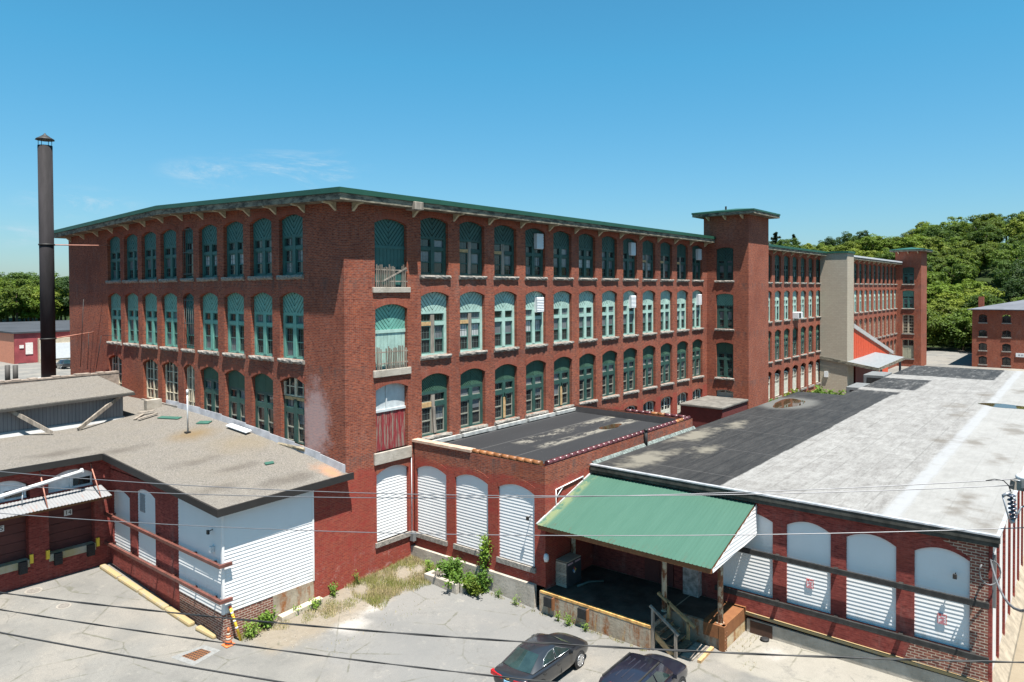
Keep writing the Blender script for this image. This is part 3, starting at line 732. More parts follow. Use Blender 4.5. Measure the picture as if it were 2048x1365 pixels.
# ------------------------------------------------------------------ stair towers
def tower(label, x0, x1, y0, y1, zt, wins, brickm, kind):
    t = thing('stair_tower', label, 'tower', (x0, y0, 0), 'square brick stair towers')
    m = MB(); bands = []
    for z0, z1, op in wins: bands.append((z0, z1, [op] if op else []))
    facade(m, PL(x0), -y1, -y0, bands, D=.34)
    m.poly([(x0, y0, -.6), (x1, y0, -.6), (x1, y0, zt), (x0, y0, zt)]); m.poly([(x1, y0, -.6), (x1, y1, -.6), (x1, y1, zt), (x1, y0, zt)]); m.poly([(x0, y1, 0), (x1, y1, 0), (x1, y1, zt), (x0, y1, zt)])
    m.obj('wall', [brickm, BR_ARCH], t, fix=False)
    r = MB(); e = MB(); o = .8; cx, cy = (x0 + x1) / 2, (y0 + y1) / 2
    a = [(x0 - o, y0 - o), (x1 + o, y0 - o), (x1 + o, y1 + o), (x0 - o, y1 + o)]
    for k in range(4):
        p, q = a[k], a[(k + 1) % 4]
        r.poly([(*p, zt + .38), (*q, zt + .38), (cx, cy, zt + .85)]); r.poly([(*p, zt + .24), (*q, zt + .24), (*q, zt + .38), (*p, zt + .38)])
    e.box(x0 - o + .05, x1 + o - .05, y0 - o + .05, y1 + o - .05, zt, zt + .24)
    rr = r.obj('roof', GREENM, t); e.obj('eave_board', EAVE, rr)
    for k in range(3):
        m2 = MB(); y = y0 + .5 + (y1 - y0 - 1) * k / 2; m2.prism([(x0, y - .06, zt - .02), (x0 - .6, y - .06, zt - .02), (x0 - .6, y - .06, zt - .1), (x0, y - .06, zt - .36)], (0, .12, 0)); m2.obj('eave_bracket', MATS['cream_bracket_paint'], t)
    return t
def tw(z, h, zp): return None
T1 = tower('tall square brick stair tower between the nearest mill block and its next wing', 39.78, 44.63, -3.77, .3, 20.1,
    [(-.6, 5.3, (.85, 2.42, 2.6, 4.7, .14)), (5.3, 9.6, (.85, 2.42, 5.9, 8.85, .16)), (9.6, 13.8, (.85, 2.42, 10.2, 13.15, .15)), (13.8, 20.1, (.85, 2.42, 14.45, 17.2, .15))], BR_FAR, 0)
window_kit('T', 1.57, 0, 2.95, .16, .8, 1.55, 1.75, 2.1, 2.2, P_DARK, MATS['dark_louvre_paint'], pitch=.2, gap=.04, topbl=False)
window_kit('T3', 1.57, 0, 2.95, .15, .8, 1.55, 1.75, 2.0, 2.05, P_DARK, P_TEAL, pitch=.24, gap=.06)
window_kit('T4', 1.57, 0, 2.75, .15, .7, 1.35, 1.5, 1.75, 1.85, P_DARK, P_DARK)
sash_kit('T1', 1.57, 2.1, .14, plain('grey_board_paint', (.30, .30, .26), .7), 2, 2, .95)
sash_kit('Tg', 1.57, 2.95, .16, P_CREAM, 5, 6)
for k, z in (('T', 5.9), ('T3', 10.2), ('T4', 14.45), ('T1', 2.6)): put_window(k, T1, 39.78, -.85, z, ROT_L, rw)
T2 = tower('far square brick stair tower standing against the wooded hill', 118.65, 123.9, -3.7, .3, 20.0,
    [(-.6, 5.2, (.85, 2.62, 1.5, 4.7, .1)), (5.2, 9.6, (.85, 2.62, 5.85, 9.0, .1)), (9.6, 13.8, (.85, 2.62, 10.2, 13.15, .15)), (13.8, 20.0, (.85, 2.62, 14.4, 17.2, .12))], BR_FAR, 1)
window_kit('T3b', 1.77, 0, 2.95, .15, .8, 1.55, 1.75, 2.0, 2.05, P_MID, P_TEAL, pitch=.24, gap=.06)
window_kit('T4b', 1.77, 0, 2.8, .12, .7, 1.35, 1.5, 1.75, 1.85, P_MID, P_DARK)
sash_kit('T2b', 1.77, 3.15, .1, P_CREAM, 5, 6); sash_kit('T1b', 1.77, 3.2, .1, plain('greenish_board_paint', (.30, .30, .22), .7), 2, 2, .7)
for k, z in (('T1b', 1.5), ('T2b', 5.85), ('T3b', 10.2), ('T4b', 14.4)): put_window(k, T2, 118.65, -.85, z, ROT_L, rw)
m = MB(); m.box(41.2, 41.32, -1.2, -1.08, 20.6, 21.1); m.obj('roof_vent', BLACKM, T1)
# eave stub passing the tower corner
m = MB(); m.box(39.76, 40.3, -.0, .2, 18.0, 18.2)

# ------------------------------------------------------------------ mill wings beyond the tower
def wing(label, x0, x1, xs, seed, bottom):
    w_ = thing('mill_wing', label, 'building', (x0, 0, 0), 'mill wings beyond the first stair tower')
    rr = random.Random(seed); m = MB(); ops = lambda zs, zp, ri: [(x, x + W * .96, zs, zp, ri) for x in xs]
    facade(m, PR(), x0, x1, [(-.6, 5.35, ops(1.9, 4.6, .28)), (5.35, 9.6, ops(5.9, 8.95, .28)), (9.6, 13.8, ops(10.2, 13.25, .25)), (13.8, 17.95, ops(14.4, 17.2, .24))], D=.34)
    m.obj('wall', [BR_FAR, BR_ARCH], w_, fix=False)
    a, b = MB(), MB(); eave_roof(a, b, x0 + .02, x1 - .02, -.87, 33.9, 16.8, 18.30, 18.85)
    if bottom == 'far': r = a.obj('roof', plain('pale_metal_roof', (.45, .46, .48), .5), w_)
    else: r = a.obj('roof', GREENM, w_)
    b.obj('eave_board', EAVE, r)
    for x in xs: link('eave_bracket', bx, r, (x - .45 - x0, 0, 17.84))
    for i, x in enumerate(xs):
        put_window('R4', w_, x, 0, 14.4, 0, rr).scale.x = .96
        put_window('R3', w_, x, 0, 10.2, 0, rr).scale.x = .96
        put_window('R2' if bottom == 'near' else 'sash2', w_, x, 0, 5.9, 0, rr).scale.x = .96
        put_window('board' if bottom == 'near' else 'sash2', w_, x, 0, 1.9 if bottom == 'near' else 1.7, 0, rr).scale.x = .96
    return w_
near_wing = wing('brick mill wing with green windows between the tall stair tower and the beige block shaft', 44.65, 73.56, [54.3 - 2.92 * 2, 54.3 - 2.92] + [54.3 + 2.93 * k for k in range(7)], 11, 'near')
far_wing = wing('farthest brick mill wing with cream sashes beside the beige block shaft', 76.65, 118.6, [81.2 + 2.93 * k for k in range(13)], 12, 'far')

# beige block shaft
sh = thing('block_shaft', 'beige painted concrete block shaft rising between two brick mill wings', 'tower', (73.58, -3.2, 0))
m = MB(); m.box(73.58, 76.62, -3.2, 0, -.3, 18.05); m.obj('wall', BLOCK, sh)
m = MB(); m.box(73.45, 76.75, -3.33, .1, 18.05, 18.3); m.obj('roof', GREENM, sh)
m = MB(); m.box(73.4, 73.58, -1.0, -.55, 2.6, 3.3); m.obj('meter_box', WHITEM, sh)
# metal canopy and red lean-to behind the shaft
cn = thing('metal_canopy', 'pale metal loading canopy at the foot of the beige block shaft', 'canopy', (81, -6, 0))
m = MB(); m.hexa([(73.45, -6.7, 3.85), (88.6, -6.7, 4.05), (88.6, 0, 5.0), (73.45, 0, 5.0), (73.45, -6.7, 4.1), (88.6, -6.7, 4.3), (88.6, 0, 5.2), (73.45, 0, 5.2)]); m.obj('canopy_roof', plain('pale_galvanised_roof', (.19, .205, .215), .5), cn)
m = MB(); m.beam((73.38, -6.75, 3.95), (73.38, 0, 5.05), .06, .36); m.beam((73.38, -6.76, 3.95), (88.7, -6.76, 4.12), .06, .36); m.obj('fascia', EAVE, cn)
for x in (76.9, 88.0):
    m = MB(); m.box(x, x + .25, -6.4, -6.15, -.1, 4.0); m.obj('post', plain('grey_blue_paint', (.07, .085, .10), .6), cn)
m = MB(); m.box(77.2, 90, -3.3, -3.2, -.1, 4.2); m.obj('back_wall', plain('dark_red_paint', (.12, .02, .018), .7), cn)
lt = thing('lean_to_shed', 'bright red boarded lean-to with white sloping trim behind the beige shaft', 'shed', (86, -2.6, 0))
m = MB()
for k in range(26):
    x = 76.7 + .9 * k; zt = 8.9 - .22 * (x - 76.7)
    if zt > 4.4: m.hexa([(x, -3.1, 3.6), (x + .8, -3.1, 3.6), (x + .8, -3.0, 3.6), (x, -3.0, 3.6), (x, -3.1, zt), (x + .8, -3.1, zt - .18), (x + .8, -3.0, zt - .18), (x, -3.0, zt)])
m.box(76.7, 97, -3.0, -.4, -.1, 4.2)
m.obj('wall', plain('bright_red_paint', (.52, .065, .022), .6), lt)
m = MB(); m.hexa([(76.65, -3.25, 8.7), (99.5, -3.25, 3.7), (99.5, -.1, 3.7), (76.65, -.1, 8.7), (76.65, -3.25, 9.25), (99.5, -3.25, 4.2), (99.5, -.1, 4.2), (76.65, -.1, 9.25)]); m.obj('roof', plain('white_roof_trim', (.36, .35, .34), .6), lt)
# low flat shed in the alley and cooling units
al = thing('alley_shed', 'low flat-roofed dark red shed in the alley at the foot of the stair tower', 'shed', (35.6, -2, 0))
m = MB(); m.box(34.4, 39.7, -3.7, -.05, -.2, 4.0); m.obj('wall', plain('dark_red_boards', (.10, .02, .018), .8), al)
m = MB(); m.box(34.2, 39.75, -3.8, -.03, 4.0, 4.2); m.obj('roof', plain('worn_grey_felt', (.12, .112, .10), .9, 0, .3, 1.5), al, bevel=.06)
for x, y, z, l in ((47.4, -11.0, 4.7, 'nearer grey rooftop-height cooling unit beside the warehouse roof edge'), (54.2, -10.8, 5.1, 'farther grey rooftop-height cooling unit beside the warehouse roof edge')):
    u = thing('cooling_unit', l, 'cooling unit', (x, y, 0), 'cooling units behind the warehouse')
    m = MB(); m.box(x - 1.6, x + 1.9, y - .85, y + .9, .1, z + .45); m.obj('casing', plain('pale_grey_casing', (.15, .155, .155), .5), u, bevel=.04)
    m = MB(); m.box(x - 1.62, x - 1.6, y - .6, y + .6, z - .6, z + .2); m.obj('grille', BLACKM, u)
ac = thing('window_air_conditioner', 'white window air conditioner sticking out of a third-storey mint window of the near wing', 'air conditioner', (64.1, -.2, 10.35))
m = MB(); m.box(63.2, 64.7, -.65, .2, 10.25, 11.0); m.obj('casing', WHITEM, ac, bevel=.03)
m = MB(); m.box(63.3, 64.0, -.66, -.65, 10.35, 10.9); m.obj('grille', BLACKM, ac)

# ------------------------------------------------------------------ loading annex (left)
an = thing('loading_annex', 'one-storey loading annex with gravel roof, white siding corner and red brick dock', 'building', (-6.05, 0, 0))
m = MB(); m2 = MB()
YD = 10.72
facade(m, PL(-6.05), -YD, 0, [(-.6, 5.05, [(-10.42, -8.5, 1.2, 3.95, .2), (-7.78, -5.87, 1.15, 4.4, .22)])], D=.2)
# dock wall with two doors below and two arched windows above
facade(m, PR(YD), -16, -6.05, [(-.4, 3.95, [(-8.72, -6.76, 1.5, 3.6, 0), (-11.5, -9.53, 1.5, 3.6, 0), (-14.3, -12.3, 1.5, 3.6, 0)]), (3.95, 5.6, [(-8.72, -6.78, 4.35, 4.95, .35), (-11.5, -9.45, 4.35, 4.95, .35), (-14.2, -12.2, 4.35, 4.95, .35)])], D=.5)
m.poly([(-6.05, 0, -.6), (0, 0, -.6), (0, 0, 5.0), (-6.05, 0, 5.0)])
m.poly([(-6.05, 0, 5.0), (-6.05, YD, 5.0), (-6.05, YD, 5.75)])
m.poly([(-6.05, 0, 5.0), (0, 0, 5.0), (0, 0, 5.2)])
m.obj('wall', [BR_RED, BR_RED], an, fix=False)
m = MB(); m.box(-1.84, .25, -.03, 0, -.6, 5.12); m.obj('brick_pier', BR, an)
m = MB(); m.box(-6.09, -3.87, -.035, 0, -.6, .84); m.box(-6.085, -6.05, 0, 3.6, -.6, .84); m.obj('brick_base', BR_NEW, an)
m = MB(); m.box(-3.87, -1.84, -.06, 0, -.4, .84); m.obj('concrete_base', CONC_R, an)
m = MB(); siding(m, [(-6.09, .84), (-1.86, .84), (-1.86, 4.98), (-6.09, 4.9)], PR(-.035)); siding(m, [(-3.6, .84), (.03, .84), (.03, 4.9), (-3.6, 4.9)], PL(-6.085))
m.box(-6.15, -6.05, -.1, .0, .84, 4.92); m.box(-1.9, -1.82, -.08, -.03, .84, 4.98); m.obj('corner_siding', VINYL, an, fix=False)
m = MB()
for a, b, z0, zs, ri in ((-10.42, -8.5, 1.2, 3.95, .2), (-7.78, -5.87, 1.15, 4.4, .22)): siding(m, [(a + u, z) for u, z in arch_poly(b - a, z0, zs, ri)], PL(-5.96))
m.obj('siding_panel', VINYL, an, fix=False)
m = MB(); m.box(-5.99, -5.9, 7.05, 7.55, 3.5, 4.35)
for k in range(7): m.box(-6.01, -5.98, 7.07, 7.53, 3.55 + .11 * k, 3.62 + .11 * k)
m.obj('louvre', plain('grey_louvre', (.25, .26, .27), .5), an)
for z, nm in ((2.78, 0), (1.36, 1)):
    m = MB(); m.box(-6.36, -6.24, -.12, YD - .02, z, z + .13); m.box(-6.36, -5.8, -.26, -.14, z, z + .13)
    for y in (.4, 2.0, 3.9, 5.5, 8.1, 10.2): m.box(-6.24, -6.0, y, y + .08, z + .02, z + .11)
    m.obj('guard_rail', BROWNM, an)
# dock doors
for x0 in (-8.72, -11.5, -14.3):
    m = MB()
    for k in range(5): m.box(x0, x0 + 1.97, YD + .40, YD + .44, 1.5 + .42 * k + .012, 1.5 + .42 * (k + 1) - .012)
    m.box(x0, x0 + 1.97, YD + .43, YD + .46, 1.5, 3.6)
    m.obj('dock_door', plain('dark_maroon_door', (.085, .02, .018), .6), an)
    m = MB(); m.box(x0 - .02, x0 + 1.99, YD - .04, YD + .42, 1.2, 1.52); m.obj('dock_sill', m_conc('yellowed_concrete', (.34, .27, .12), (.40, .36, .30)), an)
    m = MB(); pl = arch_poly(1.94, 4.35, 4.95, .35); m.prism([(x0 + u, YD + .2, z) for u, z in pl], (0, .03, 0)); m.box(x0 + .95, x0 + 1.03, YD + .15, YD + .2, 4.35, 5.25); m.box(x0, x0 + 1.94, YD + .14, YD + .2, 4.35, 4.43)
    w_ = m.obj('window', plain('whitewashed_panes', (.62, .63, .64), .6), an)
    m = MB(); m.poly([(x0 + 1.1, YD + .19, 4.45), (x0 + 1.85, YD + .19, 4.45), (x0 + 1.85, YD + .19, 4.8), (x0 + 1.1, YD + .19, 4.8)]); m.obj('glass_pane', GLASS, w_)
for x, l in ((-6.66, 'yellow bumper post block by the inside corner of the loading dock'), (-8.8, 'yellow bumper block on the brick column right of dock door 15'), (-9.46, 'yellow bumper block on the brick column beside dock sill 15')):
    m = MB(); m.box(x - .07, x + .07, YD - .1, YD, 1.35, 1.75); tag(m.obj('bumper_block', plain('bright_yellow_paint', (.65, .45, .04), .6), loc=(x, YD - .05, 1.35)), l, 'bumper block', 'yellow blocks at the left dock')
for x, l in ((-9.82, 'black rubber dock bumper under dock door 15'), (-8.40, 'black rubber dock bumper left under dock door 14'), (-7.0, 'black rubber dock bumper right under dock door 14')):
    m = MB()
    for k in range(5): m.box(x - .16, x + .16, YD - .22, YD - .05, 1.0 + .11 * k, 1.1 + .11 * k)
    tag(m.obj('dock_bumper', RUBBER, loc=(x, YD, 1)), l, 'dock bumper', 'rubber bumpers at the left dock')
def sign_board(name, x, y, z, w, h, txt, lab):
    t = thing(name, lab, 'sign', (x, y, z), 'numbered dock door signs')
    m = MB(); m.box(x, x + w, y - .02, y, z, z + h); m.obj('board', WHITEM, t)
    c = bpy.data.curves.new('door_number', 'FONT'); c.body = txt; c.size = h * 1.05; c.align_x = 'CENTER'; c.align_y = 'CENTER'; c.extrude = .004
    o = bpy.data.objects.new('door_number_curve', c); COL.objects.link(o); bpy.context.view_layer.update()
    me = bpy.data.meshes.new_from_object(o.evaluated_get(bpy.context.evaluated_depsgraph_get())); bpy.data.objects.remove(o)
    me.materials.clear(); me.materials.append(BLACKM); link('door_number', me, t, (w / 2, -.026, h / 2), (math.pi / 2, 0, 0))
sign_board('door_number_sign', -7.96, YD + .38, 3.05, .34, .27, '14', 'small white sign with black number 14 on a maroon dock door')
sign_board('door_number_sign', -10.72, YD + .38, 2.98, .34, .27, '15', 'small white sign with black number 15 on a maroon dock door')

# gravel roof: warped sheet rising to the mill wall
def annex_z(x, y):
    if x >= -6.45:
        t = (x + 6.45) / 6.45
        a = 5.14 + .064 * y if y < 11.4 else 5.87 + .05 * (y - 11.4)
        pts = [(0, 5.28), (2.5, 5.68), (6.2, 6.05), (10.1, 6.42), (13.4, 6.62), (17.7, 6.75), (24, 6.75)]
        b = pts[-1][1]
        for (y0, z0), (y1, z1) in zip(pts, pts[1:]):
            if y0 <= y <= y1: b = z0 + (z1 - z0) * (y - y0) / (y1 - y0)
        if y < 0: b = 5.28
        return a + (b - a) * t * t
    return 5.87 + .05 * (y - 11.4)
m = MB(); xs = [-16 + .53 * k for k in range(18)] + [-6.45 + .645 * k for k in range(11)]; ys = [-.42, 0] + [.8 * k for k in range(1, 30)]
for i in range(len(xs) - 1):
    for j in range(len(ys) - 1):
        if xs[i + 1] <= -6.44 and ys[j] < 10.3: continue
        q = [(xs[i], ys[j]), (xs[i + 1], ys[j]), (xs[i + 1], ys[j + 1]), (xs[i], ys[j + 1])]
        m.poly([(a, max(b, 10.3) if a <= -6.46 else b, annex_z(a, b)) for a, b in q], 0, True)
roofa = m.obj('roof', GRAVEL, an)
for p in roofa.data.polygons: p.use_smooth = True
m = MB()
m.beam((-6.5, -.45, 5.06), (-6.5, 10.34, 5.74), .09, .30); m.beam((-6.54, 10.33, 5.74), (-16, 10.33, 5.76), .09, .30); m.beam((-6.55, -.47, 5.06), (.06, -.47, 5.2), .09, .30)
m.obj('roof_edge', plain('dark_bronze_edge_metal', (.022, .02, .019), .5), roofa)
m = MB(); pts = [0, 1.9, 4, 6.2, 8.5, 11, 13.4, 16, 17.6]
for a, b in zip(pts, pts[1:]): m.hexa([(-.1, a, annex_z(0, a) - .1), (-.02, a, annex_z(0, a) - .1), (-.02, b, annex_z(0, b) - .1), (-.1, b, annex_z(0, b) - .1), (-.05, a + .01, annex_z(0, a) + .36), (-.02, a + .01, annex_z(0, a) + .36), (-.02, b - .01, annex_z(0, b) + .30), (-.05, b - .01, annex_z(0, b) + .30)])
m.obj('wall_flashing', plain('dull_silver_flashing', (.32, .32, .34), .6, 0, .25, 1.2), roofa)
# corrugated dock canopy, rust rods and a white pipe
dc = thing('corrugated_canopy', 'rust-streaked whitish corrugated canopy hung over the dock doors', 'canopy', (-9, 10, 4))
def m_corr():
    n = NT('rust_streaked_white_sheet'); c = n.mix(n.noise(1.2, 6, .7), (.17, .172, .178), (.25, .252, .258))
    c = n.mix(n.step(n.noise(1.1, 7, .8, k=(1.6, .8, 1)), .57, .64, 0, .9), c, (.28, .10, .04)); return n.set(c, .6, 0, .3)
m = MB(); n = 130
for k in range(n):
    xa, xb = -15.5 + 9.05 * k / n, -15.5 + 9.05 * (k + 1) / n; za, zb = (.025 if k % 2 else 0), (0 if k % 2 else .025)
    m.poly([(xa, 9.45, 4.0 + za), (xb, 9.45, 4.0 + zb), (xb, 10.7, 4.29 + zb), (xa, 10.7, 4.29 + za)]); m.poly([(xa, 9.45, 3.985 + za), (xb, 9.45, 3.985 + zb), (xb, 9.45, 4.0 + zb), (xa, 9.45, 4.0 + za)])
m.obj('canopy_sheet', m_corr(), dc, fix=False)
m = MB(); m.box(-15.5, -6.45, 9.5, 9.58, 3.88, 3.98); m.box(-15.5, -6.45, 10.6, 10.7, 4.1, 4.26); m.obj('frame', RUST, dc)
for a, b in (((-9.09, 10.6, 5.5), (-9.15, 9.5, 4.02)), ((-6.96, 10.6, 5.45), (-6.93, 9.5, 4.02)), ((-11.3, 10.6, 5.5), (-11.35, 9.5, 4.02))):
    m = MB(); m.tube([a, b], .03, 6); m.obj('hanger_rod', plain('pinkish_rust_paint', (.34, .15, .11), .7), dc)
m = MB(); m.tube([(-15, 10.15, 4.2), (-7.5, 10.15, 5.25)], .09, 10); m.tube([(-7.5, 10.15, 5.25), (-7.4, 10.5, 5.27)], .09, 10); m.tube([(-9.9, 10.15, 4.9), (-9.95, 10.15, 4.3)], .025, 6)
tag(m.obj('vent_pipe', WHITEM, loc=(-9, 10.15, 5)), 'long white pipe slanting over the corrugated dock canopy', 'pipe')

# shed and boiler house behind
sd = thing('roof_shed', 'weathered grey board shed with braces standing on the gravel roof', 'shed', (-7, 17.3, 6.4))
m = MB(); m.hexa([(-16, 17.3, 6.0), (-2.7, 17.3, 6.0), (-2.7, 22, 6.0), (-16, 22, 6.0), (-16, 17.3, 7.55), (-2.7, 17.3, 7.65), (-2.7, 22, 8.25), (-16, 22, 8.1)]); m.obj('wall', SHEDW, sd)
m = MB(); m.hexa([(-16, 16.85, 7.45), (-2.25, 16.85, 7.72), (-2.25, 22.1, 8.3), (-16, 22.1, 8.1), (-16, 16.85, 7.55), (-2.25, 16.85, 7.84), (-2.25, 22.1, 8.42), (-16, 22.1, 8.22)]); m.obj('roof', GRAVEL, sd)
m = MB(); m.beam((-16, 16.82, 7.44), (-2.22, 16.82, 7.72), .04, .13); m.obj('eave_board', plain('dark_roof_edge', (.05, .047, .043), .8), sd)
m = MB(); m.hexa([(-16, 17.0, 6.05), (-2.65, 17.0, 6.1), (-2.65, 17.32, 6.1), (-16, 17.32, 6.05), (-16, 17.25, 6.38), (-2.65, 17.25, 6.42), (-2.65, 17.32, 6.42), (-16, 17.32, 6.38)]); m.obj('base_flashing', plain('white_base_flashing', (.27, .273, .278), .6), sd)
for a, b in (((-8.45, 17.15, 7.6), (-6.75, 16.2, 6.2)), ((-2.95, 17.15, 7.62), (-5.5, 16.2, 6.2)), ((-14.5, 17.15, 7.5), (-12.6, 16.2, 6.1))):
    m = MB(); m.beam(a, b, .12, .2); m.obj('brace', WOOD_G, sd)
bo = thing('boiler_house', 'low brick boiler house with ragged parapet behind the grey shed', 'building', (-7, 26, 0))
m = MB(); m.box(-16, -.9, 22.3, 22.75, -.3, 8.45)
rr = random.Random(5)
for k in range(36): m.box(-16 + .42 * k, -16 + .42 * k + .41, 22.28, 22.78, 8.45, 8.5 + rr.uniform(.02, .10))
m.obj('parapet', plain('buff_worn_coping', (.25, .20, .165), .9, 0, .3, 3), bo)
m = MB(); m.box(-16, -2.2, 22.22, 22.3, 8.2, 8.34); m.obj('flashing', plain('patchy_tar', (.10, .095, .10), .7, 0, .6, 5), bo)
m = MB(); m.box(-16, -.4, 22.75, 30.2, -.3, 6.6); m.obj('body', BR_FAR, bo)
m = MB(); m.box(-1.3, -.4, 17.4, 17.8, 6.4, 7.15); m.obj('brick_stub', CONC, bo)
st = thing('smokestack', 'tall dark steel smokestack with a conical rain cap left of the mill', 'chimney', (-3.5, 26.7, 6.6))
m = MB(); m.tube([(-3.5, 26.7, 6.6), (-3.5, 26.7, 23.35)], .425, 28); m.obj('flue', plain('dark_primer_steel', (.019, .0165, .018), .85, 0, .45, 1.3, .3, 0, (1, 1, .2)), st)
m = MB(); m.lathe([(.56, 0), (.50, .08), (.30, .2), (.06, .38), (.05, .44)], (-3.5, 26.7, 23.72), 24); m.obj('rain_cap', BLACKM, st)
for k in range(4):
    a = R(45 + 90 * k); m = MB(); m.tube([(-3.5 + .42 * math.cos(a), 26.7 + .42 * math.sin(a), 23.3), (-3.5 + .42 * math.cos(a), 26.7 + .42 * math.sin(a), 23.76)], .02, 5); m.obj('cap_strut', BLACKM, st)
for z in (16.8, 10.6): m = MB(); m.tube([(-3.5, 26.7, z), (-3.5, 26.7, z + .1)], .47, 28); m.obj('collar', BLACKM, st)
m = MB(); m.tube([(-3.5, 26.7, 8.0), (-3.5, 26.7, 8.12)], .6, 28); m.obj('flashing_ring', plain('white_base_flashing', (.68, .69, .7)), st)
m = MB(); m.tube([(-3.1, 26.6, 16.85), (0, 25.66, 16.9)], .04, 6); m.tube([(-3.1, 26.8, 10.65), (0, 28.7, 10.85)], .04, 6); m.obj('wall_tie', plain('pinkish_rust_paint', (.34, .15, .11)), st)
# bent rod frame on the end wall, a roof pipe, scraps
m = MB(); m.tube([(-.35, 29.4, 13.2), (-.3, 30.3, 8.3)], .022, 5); m.tube([(-.3, 28.7, 10.9), (-.3, 29.0, 8.2)], .022, 5); m.tube([(-.4, 25.9, 10.75), (-.35, 23.8, 10.75), (-.35, 24.1, 8.9)], .022, 5); m.tube([(-.35, 26.4, 10.7), (-.3, 27.8, 7.6)], .022, 5)
tag(m.obj('guy_rods', BLACKM, loc=(0, 27.5, 8)), 'thin dark rods hanging down the far end of the gable wall', 'rods')
rp = thing('roof_vent_pipe', 'slender pale standing pipe on the rusty patch of the gravel roof', 'pipe', (-2.05, 10.85, 6.1))
m = MB(); m.tube([(-2.05, 10.85, 6.0), (-2.05, 10.85, 8.2)], .045, 8); m.tube([(-2.05, 10.85, 8.2), (-2.05, 10.85, 8.45)], .065, 8); m.obj('pipe', plain('pale_galvanised_pipe', (.5, .51, .52), .4, .3), rp)
m = MB(); m.box(-2.2, -1.95, 10.7, 10.95, 5.98, 6.2); m.obj('foot', BLACKM, rp)
def flat_piece(name, mat, x, y, w, l, ang, lab, cat, group=None, th=.03, dz=.03):
    c, s_ = math.cos(R(ang)), math.sin(R(ang)); z = annex_z(x, y) + dz
    P = [(x + a * c - b * s_, y + a * s_ + b * c) for a, b in ((-l / 2, -w / 2), (l / 2, -w / 2), (l / 2, w / 2), (-l / 2, w / 2))]
    m = MB(); m.hexa([(a, b, annex_z(a, b) + dz) for a, b in P] + [(a, b, annex_z(a, b) + dz + th) for a, b in P])
    tag(m.obj(name, mat, loc=(x, y, z)), lab, cat, group)
GP = plain('fallen_green_panel_paint', (.03, .095, .072), .6)
flat_piece('fallen_panel', GP, -1.35, 14.4, .35, 1.5, -70, 'large dark green fallen panel lying near the wall flashing on the gravel roof', 'panel', 'green panels fallen on the gravel roof')
flat_piece('fallen_panel', GP, -.75, 11.6, .4, .75, -60, 'small green fallen panel near the standing pipe on the gravel roof', 'panel', 'green panels fallen on the gravel roof')
flat_piece('fallen_panel', GP, -1.9, 3.3, .3, .4, -20, 'little green scrap alone on the right part of the gravel roof', 'panel', 'green panels fallen on the gravel roof')
flat_piece('fallen_panel', WHITEM, -.35, 8.7, .35, 1.9, -88, 'long white strip leaning along the wall flashing of the gravel roof', 'panel', None, .05, .12)
for k, (x, y, a, l) in enumerate(((-2.25, 16.3, 40, 1.0), (-2.0, 15.7, 10, 1.2), (-1.7, 16.6, -30, .9))):
    flat_piece('loose_plank', WOOD_G, x, y, .18, l, a, ('grey loose plank nearest the shed corner', 'grey loose plank lying outermost from the shed corner', 'grey loose plank tucked at the foot of the gable wall')[k] + ' on the gravel roof', 'plank', 'loose planks by the roof shed', .05, .05 + .05 * k)

# ------------------------------------------------------------------ brick annex with black roof
AX, AY, AE = 4.2, -8.37, 18.9
ba = thing('brick_annex', 'low brick annex with black flat roof and tile coping against the mill front', 'building', (AX, 0, 0))
m = MB(); LP = [(-2.36, -.27), (-5.06, -2.97), (-7.78, -5.70)]
facade(m, PL(AX), .12, -AY, [(.72, 6.02, [(-b, -a, 1.45, 4.68, .27) for a, b in LP])], D=.2)
facade(m, PR(AY), AX, AE, [(.55, 6.02, [(5.15, 7.0, 3.0, 4.2, .25)])], D=.3)
m.poly([(AE, AY, -.3), (AE, 0, -.3), (AE, 0, 6.02), (AE, AY, 6.02)])
for a in (0,): m.poly([(AX + .32, AY + .32, 5.5), (AX + .32, -.02, 5.5), (AX + .32, -.02, 6.02), (AX + .32, AY + .32, 6.02)]); m.poly([(AX + .32, AY + .32, 5.5), (AE, AY + .32, 5.5), (AE, AY + .32, 6.02), (AX + .32, AY + .32, 6.02)]); m.poly([(AE - .32, AY + .32, 5.5), (AE - .32, 0, 5.5), (AE - .32, 0, 6.02), (AE - .32, AY + .32, 6.02)])
m.obj('wall', [BR, BR], ba, fix=False)
m = MB()
for a, b in LP: siding(m, [(-b + u, z) for u, z in arch_poly(b - a if b > a else a - b, 1.45, 4.68, .27)], PL(AX + .09))
# (panels run from -b to -a along the wall)
m.v = [(x, y, z) for x, y, z in m.v]; m.obj('siding_panel', VINYL, ba, fix=False)
m = MB()
for a, b in LP: m.box(AX - .1, AX + .12, a - .08, b + .08, 1.22, 1.45)
m.obj('sill', GRANITE, ba)
m = MB(); m.poly([(AX + .3, AY + .3, 5.56), (AE - .3, AY + .3, 5.56), (AE - .3, -.0, 5.66), (AX + .3, -.0, 5.66)]); m.obj('roof', MEMB, ba)
m = MB(); m.hexa([(AE - .5, AY + .33, 5.57), (AE - .33, AY + .33, 5.57), (AE - .33, 0, 5.66), (AE - .5, 0, 5.66), (AE - .36, AY + .33, 5.95), (AE - .33, AY + .33, 5.95), (AE - .33, 0, 5.98), (AE - .36, 0, 5.98)]); m.obj('upstand', plain('black_rubber_upstand', (.02, .02, .022), .5), ba)
